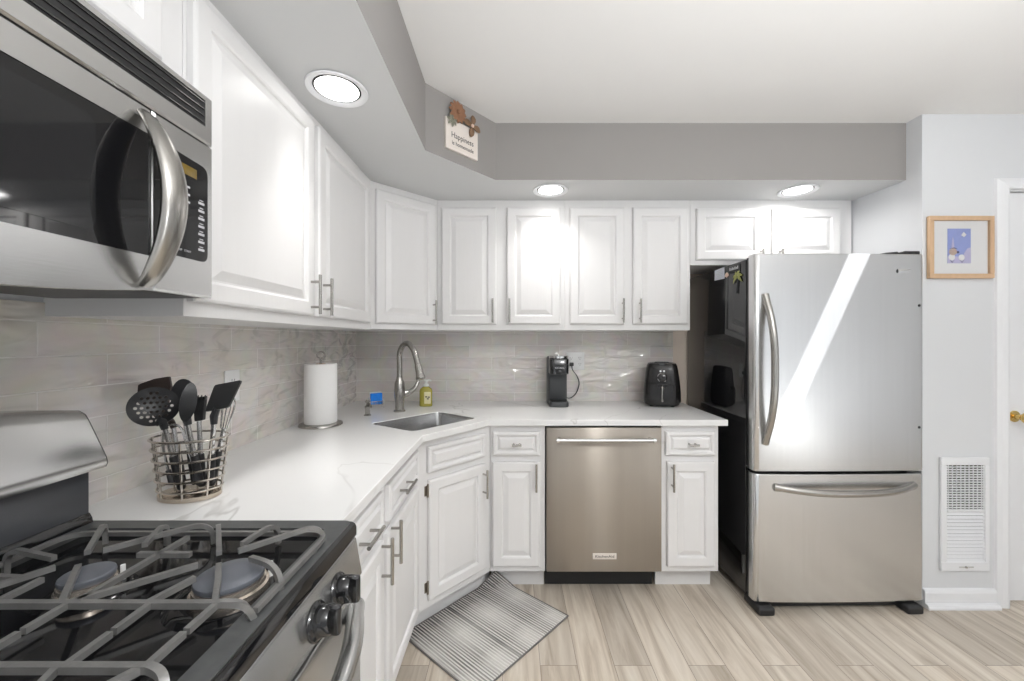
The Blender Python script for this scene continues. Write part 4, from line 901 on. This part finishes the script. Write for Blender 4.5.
# sign on the slanted soffit face
sa, sb = Vector((-.381, 1.73, 0)), Vector((-.09, 2.05, 0)); ur = math.atan2(sb.y-sa.y, sb.x-sa.x)
o_ = sa+(sb-sa)*.235; SX = inv((o_.x, o_.y, 2.190), ur)
t = thing('wall_sign', 'small cream sign with brown and rust metal flowers on the slanted soffit', 'sign', (o_.x, o_.y, 2.190), ur)
MB().box((0, -.014, 0), (.195, -.001, .140), .0015, 1).build('board', M['signw'], t)
text('Happiness', .036, M['ink'], t, (.098, -.0145, .068), (PI/2, 0, 0), 'sign_lettering', sx=.92); text('is homemade', .026, M['ink'], t, (.100, -.0145, .032), (PI/2, 0, 0), 'sign_lettering', sx=.95)
def petal(m, c, ang, L, wd, lift=.006, z0=-.018):
    u = Vector((math.cos(ang), 0, math.sin(ang))); n_ = Vector((-u.z, 0, u.x)); c = Vector((c[0], z0, c[1]))
    m.tube([c+u*L*s+Vector((0, -lift*math.sin(PI*s), 0)) for s in (.05, .25, .5, .75, .93, 1)], [wd*.35, wd*.7, wd, wd*.95, wd*.5, wd*.1], 8, flat=.18, up=(0, 1, 0))
def flower(c, n, L, wd, m_, cm, name, z0=-.018, off=0):
    m = MB()
    for k in range(n): petal(m, c, off+2*PI*k/n, L, wd, z0=z0)
    f = m.build(name, m_, t); m = MB(); m.lathe([(.008, 0), (.009, .004), (.005, .009)], (c[0], z0-.002, c[1]), 14, (0, -1, 0)); m.build('flower_centre', cm, f)
flower((.062, .178), 12, .052, .0105, M['rust'], M['rust'], 'flower', -.022)
flower((.030, .128), 7, .030, .006, M['leaf'], M['leaf'], 'leaf_cluster', -.019, .3)
flower((.150, .148), 4, .055, .016, M['brown'], M['pink'], 'flower', -.021, PI/2-.15)

# ------------------------------------------------------------------ rug: one corner pushed up against the toe kick
Nn, Ee, Ww = Vector((-.095, 2.200)), Vector((.262, 1.893)), Vector((-.492, 1.772))
NU, NV = 60, 40; m = MB(); bm = m.bm; uvl = bm.loops.layers.uv.new('UVMap'); g = []
def rugp(a, b):
    p = Nn+(Ww-Nn)*a+(Ee-Nn)*b; z = .0
    lim = 2.128
    if p.y > lim: z = (p.y-lim)*1.0; p = Vector((p.x, lim))
    ease = max(0, .028-(lim-p.y)) if p.y < lim else .028
    return Vector((p.x, p.y, z*.95+.010*(ease/.028)**2*(1 if z >= 0 else 0)*(1 if p.x < .02 else 0)))
top = [[None]*(NV+1) for _ in range(NU+1)]; bot = [[None]*(NV+1) for _ in range(NU+1)]; uvs = {}
for i in range(NU+1):
    for j in range(NV+1):
        p = rugp(i/NU, j/NV); edge = i in (0, NU) or j in (0, NV)
        top[i][j] = bm.verts.new(p+Vector((0, -.006 if p.y > 2.127 else 0, .0065 if not edge else .005))); bot[i][j] = bm.verts.new(p+Vector((0, 0, .0008)))
        uvs[top[i][j]] = uvs[bot[i][j]] = (i/NU, j/NV)
for i in range(NU):
    for j in range(NV):
        m.face([top[i][j], top[i+1][j], top[i+1][j+1], top[i][j+1]]); m.face([bot[i][j+1], bot[i+1][j+1], bot[i+1][j], bot[i][j]])
per = [(i, 0) for i in range(NU)]+[(NU, j) for j in range(NV)]+[(i, NV) for i in range(NU, 0, -1)]+[(0, j) for j in range(NV, 0, -1)]
for a, b in zip(per, per[1:]+per[:1]): m.face([top[a[0]][a[1]], bot[a[0]][a[1]], bot[b[0]][b[1]], top[b[0]][b[1]]])
for f in bm.faces:
    for l in f.loops: l[uvl].uv = uvs[l.vert]
rg = thing('kitchen_rug', 'grey and beige ombre striped rug on the floor before the sink', 'rug', (-.1, 1.8, 0))
m.bm.transform(inv((-.1, 1.8, 0))); m.build('woven_field', M['rug'], rg)
m = MB().at(inv((-.1, 1.8, 0)))
m.tube([top_ for top_ in [rugp(i/NU, j/NV)+Vector((0, 0, .0045)) for i, j in per]], .0035, 6, closed=True, up=(0, 0, 1)); m.build('edge_binding', M['rugedge'], rg)
